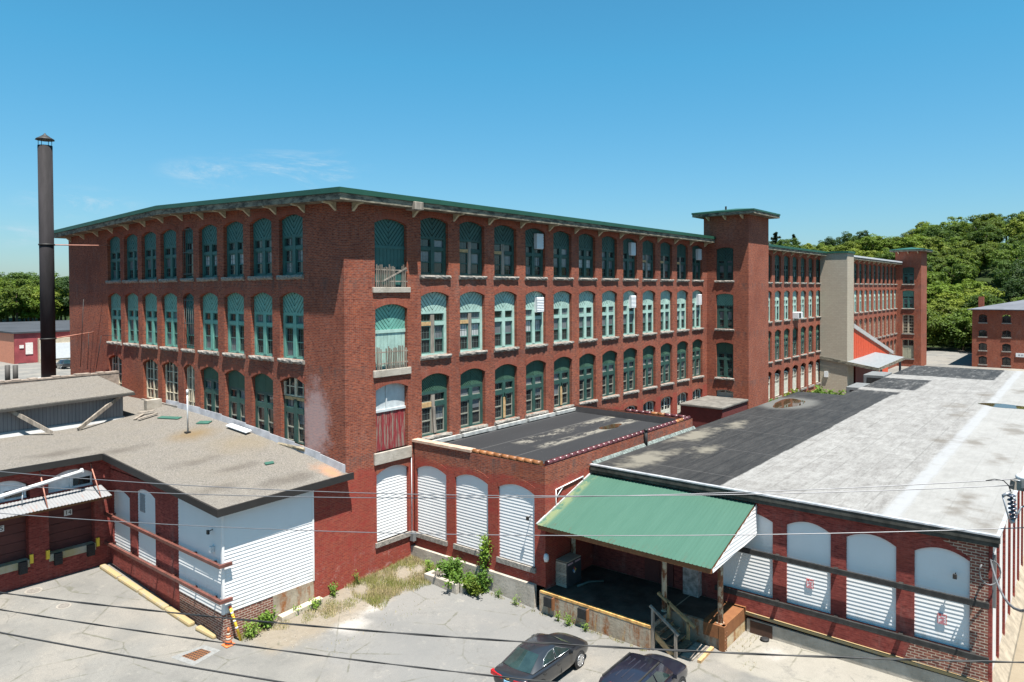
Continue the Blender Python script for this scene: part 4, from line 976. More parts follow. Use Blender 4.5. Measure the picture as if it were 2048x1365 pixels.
# coping: plain stone then glazed tiles
m = MB(); m.box(AX - .06, AX + .38, -4.0, .0, 6.02, 6.14); m.obj('stone_coping', plain('buff_stone', (.40, .28, .21), .85, 0, .25, 4), ba)
tiles = []
for k in range(9): tiles.append(('y', -4.03 - .45 * k))
OX = plain('orange_glazed_tile', (.22, .09, .035), .45, 0, .4, 2); PUR = plain('oxblood_glazed_tile', (.085, .028, .032), .3, 0, .3, 2)
tile = MB(); tile.tube([(0, 0, 0), (0, -.43, 0)], .12, 12); tile.tube([(0, -.38, 0), (0, -.42, 0)], .135, 12)
to, tp = tile.mesh('coping_tile', OX), tile.mesh('coping_tile', PUR)
for k, (a, y) in enumerate(tiles): link('coping_tile', to, ba, (.16, y, 6.06))
for k in range(31):
    link('coping_tile', to if k in (27, 28) else tp, ba, (.33 + .46 * k, AY + .16, 6.06), (0, 0, math.pi / 2))
for k in range(9): link('coping_tile', to if 2 < k < 5 else tp, ba, (AE - AX - .16, AY + .35 + .45 * (k + 1), 6.06))
m = MB(); m.box(AX + .35, AE - .4, -.16, -.01, 5.6, 5.86)
for x in RX[:5]: m.box(x - .1, x + W + .1, -.32, -.15, 5.72, 5.9)
m.obj('wall_flashing', plain('peeling_white_flashing', (.33, .33, .315), .7, 0, .3, 3), ba)
m = MB(); m.box(AX - .18, AX + .02, AY + .5, .0, -.5, .74); m.obj('concrete_base', CONC, ba)
# side window with white pipe frame
m = MB(); m.box(5.15, 7.0, AY + .22, AY + .26, 3.0, 4.45); w_ = m.obj('window', GLASS, ba)
m = MB()
for x in (5.15, 5.6, 6.05, 6.9): m.box(x, x + .06, AY + .16, AY + .22, 3.0, 4.4)
m.box(5.15, 7, AY + .16, AY + .215, 2.95, 3.05); m.obj('window_bars', P_MID, w_)
m = MB(); m.tube([(4.95, AY - .05, 3.0), (4.95, AY - .05, 4.85), (7.1, AY - .05, 5.0), (7.1, AY - .05, 4.3)], .03, 6); m.tube([(4.97, AY - .05, 4.5), (5.5, AY - .05, 4.88)], .02, 6)
tag(m.obj('pipe_frame', WHITEM, loc=(6, AY, 4)), 'peeling white pipe frame around the annex side window above the green canopy', 'pipe')
# downpipe and box in the inside corner
jb = thing('junction_box', 'grey box with a thin conduit in the corner between mill and annex', 'electrical box', (4.0, -.12, 1.0))
m = MB(); m.box(3.92, 4.12, -.3, -.02, 1.02, 1.5); m.obj('casing', plain('pale_grey_casing', (.15, .155, .155)), jb, bevel=.02)
m = MB(); m.tube([(4.05, -.06, 1.5), (4.05, -.06, 5.7)], .022, 6); m.obj('conduit', WHITEM, jb)
m = MB(); m.tube([(4.07, AY - .5, 1.0), (4.07, AY - .5, 1.1)], .05, 8)
# roof stub pipes
m = MB(); m.tube([(13.0, AY - .12, 5.3), (13.0, AY - .12, 6.25)], .09, 8); m.tube([(13.0, AY - .12, 6.2), (13.0, AY - .12, 6.32)], .12, 8)
tag(m.obj('vent_stub', BLACKM, loc=(13, AY - .1, 5.3)), 'short black vent stub at the tiled parapet between two roofs', 'vent')

# ------------------------------------------------------------------ warehouse
XW, YW = 7.95, -24.15
wh = thing('warehouse', 'broad one-storey warehouse with half black, half silvered flat roof and white panelled bays', 'building', (XW, -16, 0))
BAYS = [(-16.92, -14.6), (-19.12, -17.46), (-21.36, -19.67), (-23.62, -21.94)]
m = MB()
facade(m, PL(XW), 8.37, 24.15, [(.28, 5.3, [(-b, -a, 1.25, 4.35, .27) for a, b in BAYS])], D=.2)
m.poly([(38.2, -8.37, -.3), (XW, -8.37, -.3), (XW, -8.37, 5.3), (38.2, -8.37, 5.3)]); m.poly([(38.2, -12, -.3), (38.2, -8.37, -.3), (38.2, -8.37, 5.3), (38.2, -12, 5.3)]); m.poly([(65.5, -12, -.3), (38.2, -12, -.3), (38.2, -12, 5.3), (65.5, -12, 5.3)])
m.poly([(65.5, -40, -.3), (65.5, -12, -.3), (65.5, -12, 5.3), (65.5, -40, 5.3)])
m.obj('wall', [BR_RED, BR_RED], wh, fix=False)
m = MB(); m.prism([(XW - .02, -23.62, .3), (XW - .02, YW, .3), (XW - .02, YW, 5.05), (XW - .02, -22.75, 4.95), (XW - .02, -23.62, 4.5)], (.018, 0, 0)); m.prism([(XW - .02, -21.6, .3), (XW - .02, -23.615, .3), (XW - .02, -23.615, 1.2), (XW - .02, -21.9, 1.2)], (.018, 0, 0)); m.obj('patched_brickwork', BR_NEW, wh)
m = MB()
for a, b in BAYS: siding(m, [(-b + u, z) for u, z in arch_poly(b - a, 1.25, 4.35, .27)], PL(XW + .09))
m.obj('siding_panel', VINYL, wh, fix=False)
for z in (3.0, 1.16):
    m = MB(); m.box(XW - .3, XW - .2, -24.2, -14.0 if z > 2 else -14.6, z, z + .15); m.box(XW - .31, XW - .28, -24.2, -14.6, z - .04, z)
    for y in (-15, -17.2, -19.4, -21.6, -23.8): m.box(XW - .2, XW, y, y + .14, z + .02, z + .12)
    m.obj('guard_rail', BLACKM, wh)
m = MB(); m.box(XW - .1, XW + .02, YW, -15.9, -.8, .22); m.obj('foundation', CONC, wh)
m = MB(); m.beam((XW - .05, -15.72, .42), (XW - .05, YW, .30), .16, .1); m.obj('foundation_ledge', YEL, wh)
m = MB(); m.box(XW - .12, XW - .1, -16.95, -16.05, -.5, .18); m.obj('basement_hatch', plain('rusty_brown_plate', (.06, .03, .02), .8), wh)
# white and red side wall along the lane
m = MB()
m.poly([(XW, YW, -.4), (65.5, YW, -.4), (65.5, YW, 5.3), (XW, YW, 5.3)], 0)
for k in range(26):
    x = XW + .35 + 2.2 * k; m.box(x, x + 1.55, YW - .05, YW - .01, .4, 5.0, 1)
for k in range(28): m.box(XW + .02 + 2.2 * k, XW + .3 + 2.2 * k, YW - .1, YW - .005, -.3, 5.1, 0)
m.obj('side_wall', [BR_RED, VINYL], wh, fix=False)
m = MB(); m.hexa([(XW, YW - .45, -.6), (65.5, YW - .45, -.6), (65.5, YW, -.6), (XW, YW, -.6), (XW, YW - .42, -.12), (65.5, YW - .42, -.12), (65.5, YW, .42), (XW, YW, .42)]); m.obj('concrete_skirt', plain('sandy_concrete', (.25, .21, .16), .9, 0, .25, 2, .2, .3), wh)
# roof with jog
m = MB(); RZ = 5.42; X0 = 7.72
out = [(X0, -8.40), (X0, -24.45), (65.8, -24.45), (65.8, -11.75), (38.4, -11.75), (38.4, -8.40)]
m.prism([(x, y, RZ) for x, y in out], (0, 0, -.12)); rfw = m.obj('roof', WHROOF, wh)
m = MB(); m.beam((X0 - .02, -8.45, RZ - .12), (X0 - .02, -24.5, RZ - .10), .05, .2); m.box(X0, X0 + .3, -24.45, -8.4, RZ - .36, RZ - .13); m.obj('fascia', plain('shadowy_fascia', (.045, .043, .036), .9, 0, .5, 2), rfw)  # darker than the eave boards: shadow put into the fascia colour
m = MB(); m.box(X0 - .06, X0 + .12, -24.5, -8.42, RZ - .005, RZ + .05); m.box(X0, 65.8, -24.5, -24.38, RZ, RZ + .06); m.obj('edge_metal', plain('dull_aluminium_edge', (.42, .43, .45), .45, .3, .25, 2), rfw)
m = MB(); m.hexa([(X0 + .2, -8.55, RZ), (19, -8.55, RZ), (19, -8.38, RZ), (X0 + .2, -8.38, RZ), (X0 + .2, -8.42, RZ + .13), (19, -8.42, RZ + .13), (19, -8.38, RZ + .13), (X0 + .2, -8.38, RZ + .13)])
m.obj('wall_flashing', plain('tarry_green_flashing', (.12, .14, .13), .7, 0, .6, 6), rfw)
def puddle(cx, cy, rx, ry, seed, name, z=RZ + .006, ang=0):
    rr = random.Random(seed); pts = []
    ph = [rr.uniform(0, 6.28) for _ in range(3)]
    for k in range(40):
        t = 2 * math.pi * k / 40; q = 1 + .13 * math.sin(2 * t + ph[0]) + .09 * math.sin(3 * t + ph[1]) + .06 * math.sin(5 * t + ph[2])
        pts.append((cx + rx * q * math.cos(t), cy + ry * q * math.sin(t), z))
    m = MB(); m.poly(pts); n = NT('still_brown_water_%d' % seed); 
    struct(m.obj('puddle', n.set((.045, .028, .014), .02, 0, .6), loc=(cx, cy, z)))
puddle(31.9, -9.75, 2.2, 1.0, 1, 'puddle'); puddle(39.6, -22.3, 1.0, 1.8, 2, 'puddle'); puddle(15.6, -4.75, .95, .42, 4, 'puddle', 5.618)
# notices on the panels
def notice(y, z, lab):
    t = thing('notice_sign', lab, 'sign', (XW, y, z), 'red printed notices on the warehouse panels')
    m = MB(); m.box(XW + .03, XW + .045, y - .13, y + .13, z, z + .36); m.obj('board', WHITEM, t)
    m = MB(); x = XW + .026
    m.box(x, x + .004, y + .115, y + .135, z, z + .36); m.box(x, x + .004, y - .135, y - .115, z, z + .36); m.box(x, x + .004, y - .115, y + .115, z + .345, z + .36); m.box(x, x + .004, y - .115, y + .115, z, z + .015); m.box(x, x + .004, y + .02, y + .1, z + .27, z + .34); m.box(x, x + .004, y - .1, y + .0, z + .3, z + .33)
    for k in range(5): m.box(x, x + .004, y - .09 + .03 * (k % 2), y + .09 - .04 * (k % 3), z + .04 + .045 * k, z + .06 + .045 * k)
    m.obj('print', plain('sign_red', (.5, .06, .06), .6), t)
notice(-18.35, 2.05, 'red-bordered notice on the white panel next to the green canopy')
notice(-22.8, 1.95, 'red-bordered notice on the last white panel by the patched brick corner')
def flood(x, y, z, d, lab):
    m = MB(); m.box(x - .04, x + .04, y - .06, y + .06, z, z + .16); m.beam((x, y, z + .1), (x + d[0], y + d[1], z + .14), .03, .03)
    tag(m.obj('flood_light', BLACKM, loc=(x, y, z)), lab, 'lamp', 'small black lamps on the white panels')
flood(4.0, -7.55, 3.55, (.25, 0), 'small black lamp at the edge of the annex panel nearest the green canopy')
flood(XW - .16, -23.2, 3.7, (.2, 0), 'small black lamp on the last white warehouse panel')
flood(-6.3, .7, 3.95, (.2, 0), 'small black lamp on the white siding left of its corner')
jb2 = MB(); jb2.box(-6.28, -6.1, .55, .72, 3.2, 3.45); tag(jb2.obj('alarm_box', WHITEM, loc=(-6.2, .6, 3.2), bevel=.02), 'small white box under the lamp on the white siding', 'electrical box')

# ------------------------------------------------------------------ green canopy, dock, steps
gc = thing('dock_canopy', 'green ribbed metal canopy sheltering the loading dock', 'canopy', (5.8, -12.3, .6))
m = MB(); ya, yb = -8.42, -16.25; n = 46
cz = lambda x: 3.64 + (x - 3.56) * .316
def rib(y0, y1, h): 
    for a, b in ((3.56, 7.86),):
        m.poly([(a, y0, cz(a) + h), (a, y1, cz(a) + h), (b, y1, cz(b) + h), (b, y0, cz(b) + h)])
for k in range(n):
    y = ya + (yb - ya) * k / n; y2 = ya + (yb - ya) * (k + 1) / n; d = (y2 - y)
    prof = [(y, 0), (y + d * .68, 0), (y + d * .78, .018), (y + d * .90, .018), (y2, 0)]
    for (p, h1), (q, h2) in zip(prof, prof[1:]):
        m.poly([(3.56, p, cz(3.56) + h1), (3.56, q, cz(3.56) + h2), (7.86, q, cz(7.86) + h2), (7.86, p, cz(7.86) + h1)])
def m_cangreen():
    n = NT('sun_bleached_green_sheet')
    c = n.mix(n.noise(1.2, 6, .7, k=(.25, 2.2, 1)), (.034, .090, .064), (.056, .122, .090)); o = n.sep()
    e = n.ma('MULTIPLY', n.step(o[1], -8.95, -8.65), n.step(n.noise(1.3, 5, .7), .42, .55)); c = n.mix(n.ma('MULTIPLY', e, .7), c, (.17, .19, .09)); c = n.mix(n.step(n.noise(1.6, 8, .85, k=(.3, 2.5, 1)), .56, .74, 0, .5), c, (.085, .15, .115)); c = n.mix(n.ma('MULTIPLY', n.step(o[0], 4.3, 3.6), n.step(n.noise(2.4, 8, .85, k=(.5, 2, 1)), .52, .68, 0, .7)), c, (.075, .055, .035))
    return n.set(c, .5, 0, .35)
canr = m.obj('canopy_sheet', m_cangreen(), gc, fix=False)
m = MB()
for x in (3.64, 5.6, 7.6): m.beam((x, ya, cz(x) - .12), (x, yb + .02, cz(x) - .12), .1, .2)
for k in range(6): y = ya - .05 + (yb - ya + .1) * k / 5; m.beam((3.6, y, cz(3.6) - .09), (7.85, y, cz(7.85) - .09), .07, .14)
m.obj('frame', RUST, gc)
m = MB(); m.beam((3.56, ya + .03, cz(3.56) + .02), (7.9, ya + .03, cz(7.9) + .03), .08, .06); m.obj('edge_flashing', plain('peeling_white_flashing', (.5, .5, .5)), gc)
m = MB(); siding(m, [(3.58, cz(3.58) - .14), (7.9, 3.72), (7.9, cz(7.9) - .03), (3.58, cz(3.58) - .02)], PR(-16.29)); m.obj('gable_panel', VINYL, gc, fix=False)
for x, y in ((6.17, -8.5), (5.6, -13.35), (5.92, -15.6)):
    m = MB(); m.tube([(x, y, .58), (x, y, cz(x) - .15)], .105, 12); m.tube([(x, y, .58), (x, y, .66)], .15, 12); m.obj('post', POSTP, gc)
dk = thing('loading_dock', 'concrete loading dock with rusty steel edging under the green canopy', 'dock', (6, -11.5, 0))
m = MB(); m.box(3.98, 7.94, -13.55, -8.38, -.6, .6); m.box(5.76, 7.94, -15.72, -13.55, -.6, .59); m.poly([(4.14, -13.5, .604), (7.9, -13.5, .604), (7.9, -8.4, .604), (4.1, -8.4, .604)], 1); m.poly([(5.9, -15.6, .596), (7.9, -15.6, .596), (7.9, -13.55, .596), (5.9, -13.55, .596)], 1); m.box(3.98, 4.4, -8.38, -8.2, -.6, .6); m.obj('platform', [CONC_R, m_conc('dirty_shaded_dock_floor', (.042, .030, .024), (.095, .075, .060))], dk, fix=False)  # dirty floor, darkened further to carry the canopy's shade
m = MB(); m.beam((4.05, -8.25, .585), (4.05, -13.57, .585), .16, .1); m.obj('edge_curb', plain('rusty_yellow_edge', (.48, .27, .09), .8, 0, .45, 4), dk)
m = MB(); m.box(5.7, 8.45, -15.84, -15.72, .12, .64); m.box(5.66, 5.76, -15.84, -15.0, .12, .63); m.box(5.64, 5.9, -15.88, -15.65, -.6, .64); m.box(5.8, 8.45, -15.72, -14.95, .6, .635); m.obj('steel_edging', RUST, dk)
m = MB()
for k in range(6):
    for x in (5.7, 5.84): m.lathe([(.018, 0), (.018, .02)], (x, -15.89, -.3 + .14 * k), 6)
m.obj('rivets', POSTP, dk)
m = MB(); m.box(5.9, 8.4, -15.83, -15.70, -.55, .115); m.obj('end_wall', m_conc('ochre_stained_concrete', (.36, .23, .09), (.42, .36, .26), True), dk)
m = MB(); m.box(6.6, 6.7, -15.9, -15.83, .2, .5)
m = MB(); m.box(4.02, 5.7, -14.6, -13.79, -.55, -.48)
# recessed back wall pieces below the canopy
for y0, l in ((-8.55, 'black rubber bumper at the left end of the canopy dock'), (-10.3, 'black rubber bumper in the middle of the canopy dock face')):
    m = MB(); m.box(3.80, 3.94, y0 - .42, y0, .1, .5); m.box(3.78, 3.94, y0 - .5, y0 - .44, .02, .54, 1); tag(m.obj('dock_bumper', [RUBBER, RUST], loc=(3.9, y0, .1)), l, 'dock bumper', 'rubber bumpers on the canopy dock')
m = MB(); m.box(XW - .35, XW, -13.9, -13.2, .6, 4.4); tag(m.obj('brick_pier', plain('whitewashed_brick', (.30, .26, .24), .9, 0, .45, 5), loc=(XW, -13.5, .6)), 'half-whitewashed brick pier in the shade at the back of the canopy dock', 'pier')
m = MB(); m.box(XW - .06, XW - .01, -12.6, -11.2, .62, 3.2); m.box(XW - .09, XW - .06, -11.95, -11.9, .62, 3.2); tag(m.obj('warehouse_door', plain('dark_red_door', (.10, .025, .02), .7), loc=(XW, -12, .6)), 'dark red double door at the shaded back of the canopy dock', 'door')
# gas cylinder cage
cg = thing('gas_cage', 'perforated grey cylinder cage with hazard diamond on the dock', 'cage', (5.5, -8.85, .6))
m = MB(); m.box(4.97, 6.02, -8.95, -8.42, .66, 1.68); m.obj('core', plain('dark_cage_interior', (.03, .03, .03), .8), cg)
m = MB(); xf = 4.94
for z0, z1 in ((.6, .72), (1.12, 1.22), (1.6, 1.72)): m.box(xf, xf + .025, -8.97, -8.4, z0, z1)
for z0, z1 in ((.72, 1.12), (1.22, 1.6)):
    for k in range(9): y = -8.97 + .57 * k / 8; m.box(xf + .002, xf + .022, y - .014, y + .014, z0, z1)
    for k in range(7): z = z0 + (z1 - z0) * k / 6; m.box(xf + .004, xf + .02, -8.97, -8.4, z - .014, z + .014)
m.box(4.94, 6.03, -9.0, -8.40, 1.68, 1.74); m.obj('perforated_side', plain('tan_grey_enamel', (.40, .34, .27), .5), cg)
m = MB(); m.box(4.94, 6.05, -9.0, -8.96, .6, 1.7); m.obj('door', plain('dark_grey_enamel', (.045, .047, .05), .5), cg)
m = MB(); yy = -9.004
for c_, dx, dz, mi in (((.5,), 0, .08, 0), ((.5,), -.08, 0, 1), ((.5,), .08, 0, 2), ((.5,), 0, -.08, 3)):
    x, z = 5.5 + dx, 1.25 + dz; m.poly([(x - .075, yy, z), (x, yy, z - .075), (x + .075, yy, z), (x, yy, z + .075)], mi)
m.obj('hazard_diamond', [plain('sign_red', (.5, .06, .06)), plain('sign_blue', (.08, .25, .5)), plain('sign_yellow', (.7, .5, .08)), WHITEM], cg)
m = MB(); m.box(5.0, 5.4, yy - .001, yy + .004, 1.56, 1.64); m.box(5.55, 5.98, yy - .001, yy + .004, 1.56, 1.64); m.obj('label_strip', plain('pinkish_label', (.5, .33, .36), .6), cg)
m = MB(); m.lathe([(.09, 0), (.12, .12), (.10, .3), (.03, .34)], (4.14, -8.46, 1.9), 10); tag(m.obj('wall_lamp', WHITEM, loc=(4.14, -8.46, 1.9)), 'white wall lamp beside the cylinder cage on the annex corner', 'lamp')
m = MB(); m.tube([(5.3, -9.3, .66), (6.0, -9.45, .67), (6.5, -9.9, .66)], .05, 6); tag(m.obj('floor_duct', plain('dusty_green_hose', (.07, .10, .09), .7), loc=(6, -9.5, .62)), 'dusty green hose lying on the shaded dock floor', 'hose')
# wooden steps running down along the dock notch
ws = thing('wooden_steps', 'weathered wooden steps with two handrails down from the dock', 'steps', (4.8, -14.8, gz(4.8, -15)))
g0 = gz(4.6, -15.4)
for k in range(4):
    z = .38 - .2 * k; y = -13.56 - .27 * k
    m = MB(); m.box(4.2, 5.42, y - .30, y, z, z + .045); m.obj('tread', plain('brown_weathered_tread', (.15, .105, .07), .85, 0, .35, 5, .2), ws)
for x in (4.2, 5.42):
    m = MB(); m.beam((x, -13.5, .36), (x, -14.75, -.56), .05, .22); m.obj('stringer', WOOD_T, ws)
m = MB(); m.box(4.05, 4.15, -13.68, -13.58, -.4, 1.3); m.obj('post', WOOD_G, ws); m = MB(); m.box(4.05, 4.15, -14.65, -14.55, -.5, .6); m.obj('post', WOOD_G, ws)
m = MB(); m.beam((4.1, -13.5, 1.38), (4.1, -14.72, .56), .12, .07); m.obj('handrail', WOOD_G, ws)
m = MB(); m.box(5.43, 5.53, -13.66, -13.56, -.2, 1.1); m.obj('post', WOOD_T, ws); m = MB(); m.box(5.43, 5.53, -14.5, -14.4, -.5, .5); m.obj('post', WOOD_T, ws)
m = MB(); m.beam((5.5, -13.12, 1.32), (5.5, -14.72, .34), .14, .09); m.obj('handrail', WOOD_T, ws)
m = MB(); m.beam((4.3, -15.45, g0 + .05), (5.6, -15.4, g0 + .05), .14, .11); tag(m.obj('timber_edge', WOOD_T, loc=(5, -15.4, g0)), 'tan timber edging on the ground at the foot of the steps', 'timber')
m = MB(); m.box(4.25, 5.6, -15.2, -14.72, g0 - .05, g0 + .07); tag(m.obj('step_pad', WOOD_G, loc=(4.9, -15, g0)), 'grey plank pad below the last wooden step', 'pad')
# the tyre-like black lid and hatch by the warehouse
m = MB(); m.lathe([(.16, 0), (.18, .08), (.1, .1)], (7.55, -16.75, gz(7.5, -16.7)), 14); tag(m.obj('rubber_disc', RUBBER, loc=(7.55, -16.75, gz(7.5, -16.7))), 'black round rubber disc on the ground before the basement hatch', 'disc')

# ------------------------------------------------------------------ pit kerb, kerbs, yard things
pk = MB(); z = .30
pk.box(2.72, 2.95, -4.4, -2.3, -.3, z); pk.box(2.95, 4.02, -2.5, -2.3, -.3, z); pk.box(2.95, 4.02, -4.6, -4.4, -.3, z - .05)
tag(pk.obj('pit_kerb', CONC, loc=(3.4, -3.4, -.1), bevel=.03), 'low concrete kerb around a pit full of shrubs at the annex wall', 'kerb')
m = MB(); pts = [(-6.55, 10.5), (-6.5, 8.6), (-6.42, 6.6), (-6.35, 4.2), (-6.28, 2.1)]
rr = random.Random(9)
for k, (a, b) in enumerate(zip(pts, pts[1:])):
    m.beam((a[0], a[1] - .03, gz(*a) + .04), (b[0], b[1] + .03, gz(*b) + .04), .30, .24)
kb = thing('yellow_kerb', 'long worn yellow concrete kerb in front of the loading annex wall', 'kerb', (-6.4, 6, 0))
m.obj('kerb_stone', YEL, kb, bevel=.08)
m = MB(); m.beam((-6.24, 1.75, gz(-6.2, 1.7) + .07), (-6.1, .5, gz(-6.1, .5) + .04), .30, .2); tag(m.obj('yellow_kerb', YEL, loc=(-6.2, 1.1, -.2), bevel=.08), 'short broken yellow kerb stone behind the traffic cone', 'kerb')
sl = MB(); sl.hexa([(-3.7, -.45, -.25), (-1.6, -.4, -.15), (-1.6, -.08, -.15), (-3.7, -.1, -.25), (-3.7, -.45, -.02), (-1.6, -.4, .08), (-1.6, -.08, .08), (-3.7, -.1, -.02)]); tag(sl.obj('stone_slab', plain('pale_stone_slab', (.42, .36, .28), .9, 0, .2, 5, .2, .3), loc=(-2.6, -.25, -.15), bevel=.02), 'long pale stone slab lying at the base of the white siding', 'slab')
cn = thing('traffic_cone', 'orange traffic cone with faded bands at the brick corner', 'cone', (-6.06, -.35, gz(-6.06, -.35)))
z = gz(-6.06, -.35); OR = plain('faded_orange_plastic', (.55, .15, .05), .6, 0, .15, 5)
m = MB(); m.box(-6.26, -5.86, -.55, -.15, z, z + .05); m.obj('base', OR, cn, bevel=.02)
m = MB(); m.lathe([(.14, .05), (.115, .2), (.11, .21)], (-6.06, -.35, z), 18); m.lathe([(.093, .31), (.08, .4)], (-6.06, -.35, z), 18); m.lathe([(.062, .5), (.035, .68), (.02, .7)], (-6.06, -.35, z), 18); m.obj('body', OR, cn)
m = MB(); m.lathe([(.11, .21), (.093, .31)], (-6.06, -.35, z), 18); m.obj('band', plain('dirty_reflective_band', (.36, .30, .24), .6), cn)
m = MB(); m.lathe([(.08, .4), (.062, .5)], (-6.06, -.35, z), 18); m.obj('band', MATS['dirty_reflective_band'], cn)
yp = thing('marker_post', 'leaning yellow marker post with red and white bands against the brick base', 'post', (-5.6, -.28, gz(-5.6, -.3)))
a, b = Vector((-5.56, -.40, gz(-5.56, -.4))), Vector((-5.86, -.12, gz(-5.56, -.4) + 1.42))
YP = plain('bright_yellow_paint', (.65, .45, .04)); m = MB(); m.tube([a, b], .055, 10); m.obj('tube', YP, yp)
for t, dt, mi in ((.35, .05, 0), (.55, .05, 0), (.78, .05, 0), (.95, .05, 1), (.70, .02, 1)):
    m = MB(); m.tube([a.lerp(b, t), a.lerp(b, t + dt)], .059, 10); m.obj('band', plain('band_red', (.5, .05, .03), .6) if mi else WHITEM, yp)
dg = thing('drain_grate', 'rusty square drain grate set in a pale asphalt patch', 'drain', (-7.2, 0, gz(-7.2, 0)))
P = [(-7.66, .23), (-6.9, .18), (-6.77, -.33), (-7.5, -.5)]
for nm, sc_, dz_, th, mat in (('patch', 1.7, .004, .006, plain('grey_asphalt_patch', (.18, .18, .175), .9, 0, .15, 9)), ('frame', 1.0, .012, .012, RUST)):
    cx = sum(p[0] for p in P) / 4; cy = sum(p[1] for p in P) / 4
    Q = [(cx + (x - cx) * sc_, cy + (y - cy) * sc_) for x, y in P]
    m = MB(); m.hexa([(x, y, gz(x, y) + dz_ - .02) for x, y in Q] + [(x, y, gz(x, y) + dz_) for x, y in Q]); m.obj(nm, mat, dg)
m = MB()
def lerp2(u, v): 
    a = [P[3][i] + (P[2][i] - P[3][i]) * u for i in (0, 1)]; b = [P[0][i] + (P[1][i] - P[0][i]) * u for i in (0, 1)]
    return [a[i] + (b[i] - a[i]) * v for i in (0, 1)]
for i in range(6):
    for j in range(6):
        q = [lerp2((i + du) / 6, (j + dv) / 6) for du, dv in ((.2, .2), (.85, .2), (.85, .85), (.2, .85))]
        m.poly([(x, y, gz(x, y) + .0165) for x, y in q])
m.obj('slots', BLACKM, dg)
def manhole(x, y, r, lab, ring):
    t = thing('manhole_cover', lab, 'manhole cover', (x, y, gz(x, y)), 'round covers in the yard')
    def disc(q, dz):
        m = MB(); m.prism([(x + q * math.cos(a * .2618), y + q * math.sin(a * .2618), gz(x + q * math.cos(a * .2618), y + q * math.sin(a * .2618)) + dz) for a in range(24)], (0, 0, -.03)); return m
    disc(r * 1.35, .008).obj('collar', ring, t)
    m = disc(r, .016); m.obj('lid', plain('grey_iron_lid', (.16, .145, .13), .7, 0, .3, 20), t)
manhole(-9.2, 7.6, .22, 'small round cover in the yard below the yellow kerb', plain('pale_collar', (.22, .20, .175), .9)); manhole(-9.6, 10.0, .26, 'worn round cover close to the shaded dock wall', MATS['pale_collar'])

# ------------------------------------------------------------------ wires and the pole at the right edge
def wire(a, b, sag, r, lab, mat, twist=0, n=60):
    a, b = Vector(a), Vector(b); m = MB(); pts = []
    ext = (b - a) * .0
    for k in range(n + 1):
        t = k / n; p = a.lerp(b, t); p.z -= sag * 4 * t * (1 - t); pts.append(p)
    if twist:
        for ph in (0, math.pi):
            m.tube([p + Vector((0, math.cos(k * .9 + ph), math.sin(k * .9 + ph))) * r * .75 for k, p in enumerate(pts)], r * .8, 6)
    else: m.tube(pts, r, 6)
    o = m.obj('power_line', mat, loc=a); tag(o, lab, 'wire', 'overhead wires'); return o
ALU = plain('bare_aluminium_wire', (.17, .17, .18), .45, .5); BLK = plain('black_cable_jacket', (.018, .018, .019), .55)
wire((-16.912, -11.064, 10.502), (-8.56, -26.03, 10.93), .30, .0065, 'upper of the two pale wires close together across the middle', ALU, 0)
wire((-16.916, -11.066, 10.247), (-8.40, -26.22, 11.03), .28, .0065, 'lower of the two pale wires close together across the middle', ALU, 0)
wire((-16.924, -11.069, 9.739), (-8.374, -26.28, 10.342), .26, .0065, 'single pale wire crossing the white panels and the green canopy', ALU, 0)
wire((-16.947, -11.078, 8.322), (-8.404, -26.292, 8.449), .24, .0115, 'twisted black cable crossing from the yellow kerb to the warehouse corner', BLK, 1)
wire((-16.951, -11.08, 8.032), (-8.418, -26.297, 7.582), .20, .010, 'middle black cable over the yard, passing above the traffic cone', BLK, 1)
wire((-16.958, -11.082, 7.632), (-8.43, -26.302, 6.814), .20, .0145, 'lowest thick black cable over the yard, passing the drain grate', BLK, 0)
po = thing('utility_pole', 'utility pole at the right edge with insulators and a fuse cutout', 'utility pole', (-8.25, -26.5, gz(-8, -26)))
m = MB(); m.tube([(-8.25, -26.5, -.4), (-8.25, -26.5, 12.4)], [.17, .13], 14); m.obj('pole', WOOD_G, po)
m = MB(); m.box(-8.75, -8.2, -26.32, -26.2, 10.80, 10.92); m.beam((-8.56, -26.0, 10.93), (-8.25, -26.4, 10.86), .10, .12); m.obj('crossarm', WOOD_G, po)
m = MB(); c0 = Vector((-8.575, -26.02, 10.45)); c1 = Vector((-8.60, -25.99, 10.82))
pr = []
for k in range(6):
    t = .1 + .8 * k / 5; pr += [(t - .05, .018), (t - .01, .055), (t + .03, .05), (t + .045, .02)]
m.tube([c0.lerp(c1, t) for t, r in pr], [r for t, r in pr], 12); m.obj('insulator', plain('blue_grey_porcelain', (.05, .06, .085), .25), po)
m = MB(); m.tube([(-8.60, -25.99, 10.84), (-8.67, -25.90, 10.78)], .022, 8); m.tube([(-8.67, -25.9, 10.78), (-8.62, -25.97, 10.46), (-8.575, -26.02, 10.46)], .012, 6); m.tube([(-8.58, -26.02, 10.42), (-8.5, -26.1, 10.62), (-8.42, -26.2, 10.66)], .012, 6); m.tube([c0 + Vector((.0, .0, -.02)), c0 + Vector((-.03, .03, -.03))], .03, 8); m.obj('fuse_cutout', GREYM, po)
m = MB(); P0 = Vector((-8.84, -25.72, 11.0)); m.tube([P0, P0 + Vector((.08, -.09, .02)), P0 + Vector((.16, -.19, .0)), P0 + Vector((.205, -.245, -.07)), P0 + Vector((.225, -.27, -.16))], .007, 6); m.obj('jumper', BLK, po)
m = MB(); m.lathe([(.03, 0), (.03, .1), (.085, .12), (.09, .16), (.06, .19), (.02, .2)], (-8.52, -26.12, 10.90), 14); m.obj('pin_insulator', WHITEM, po)
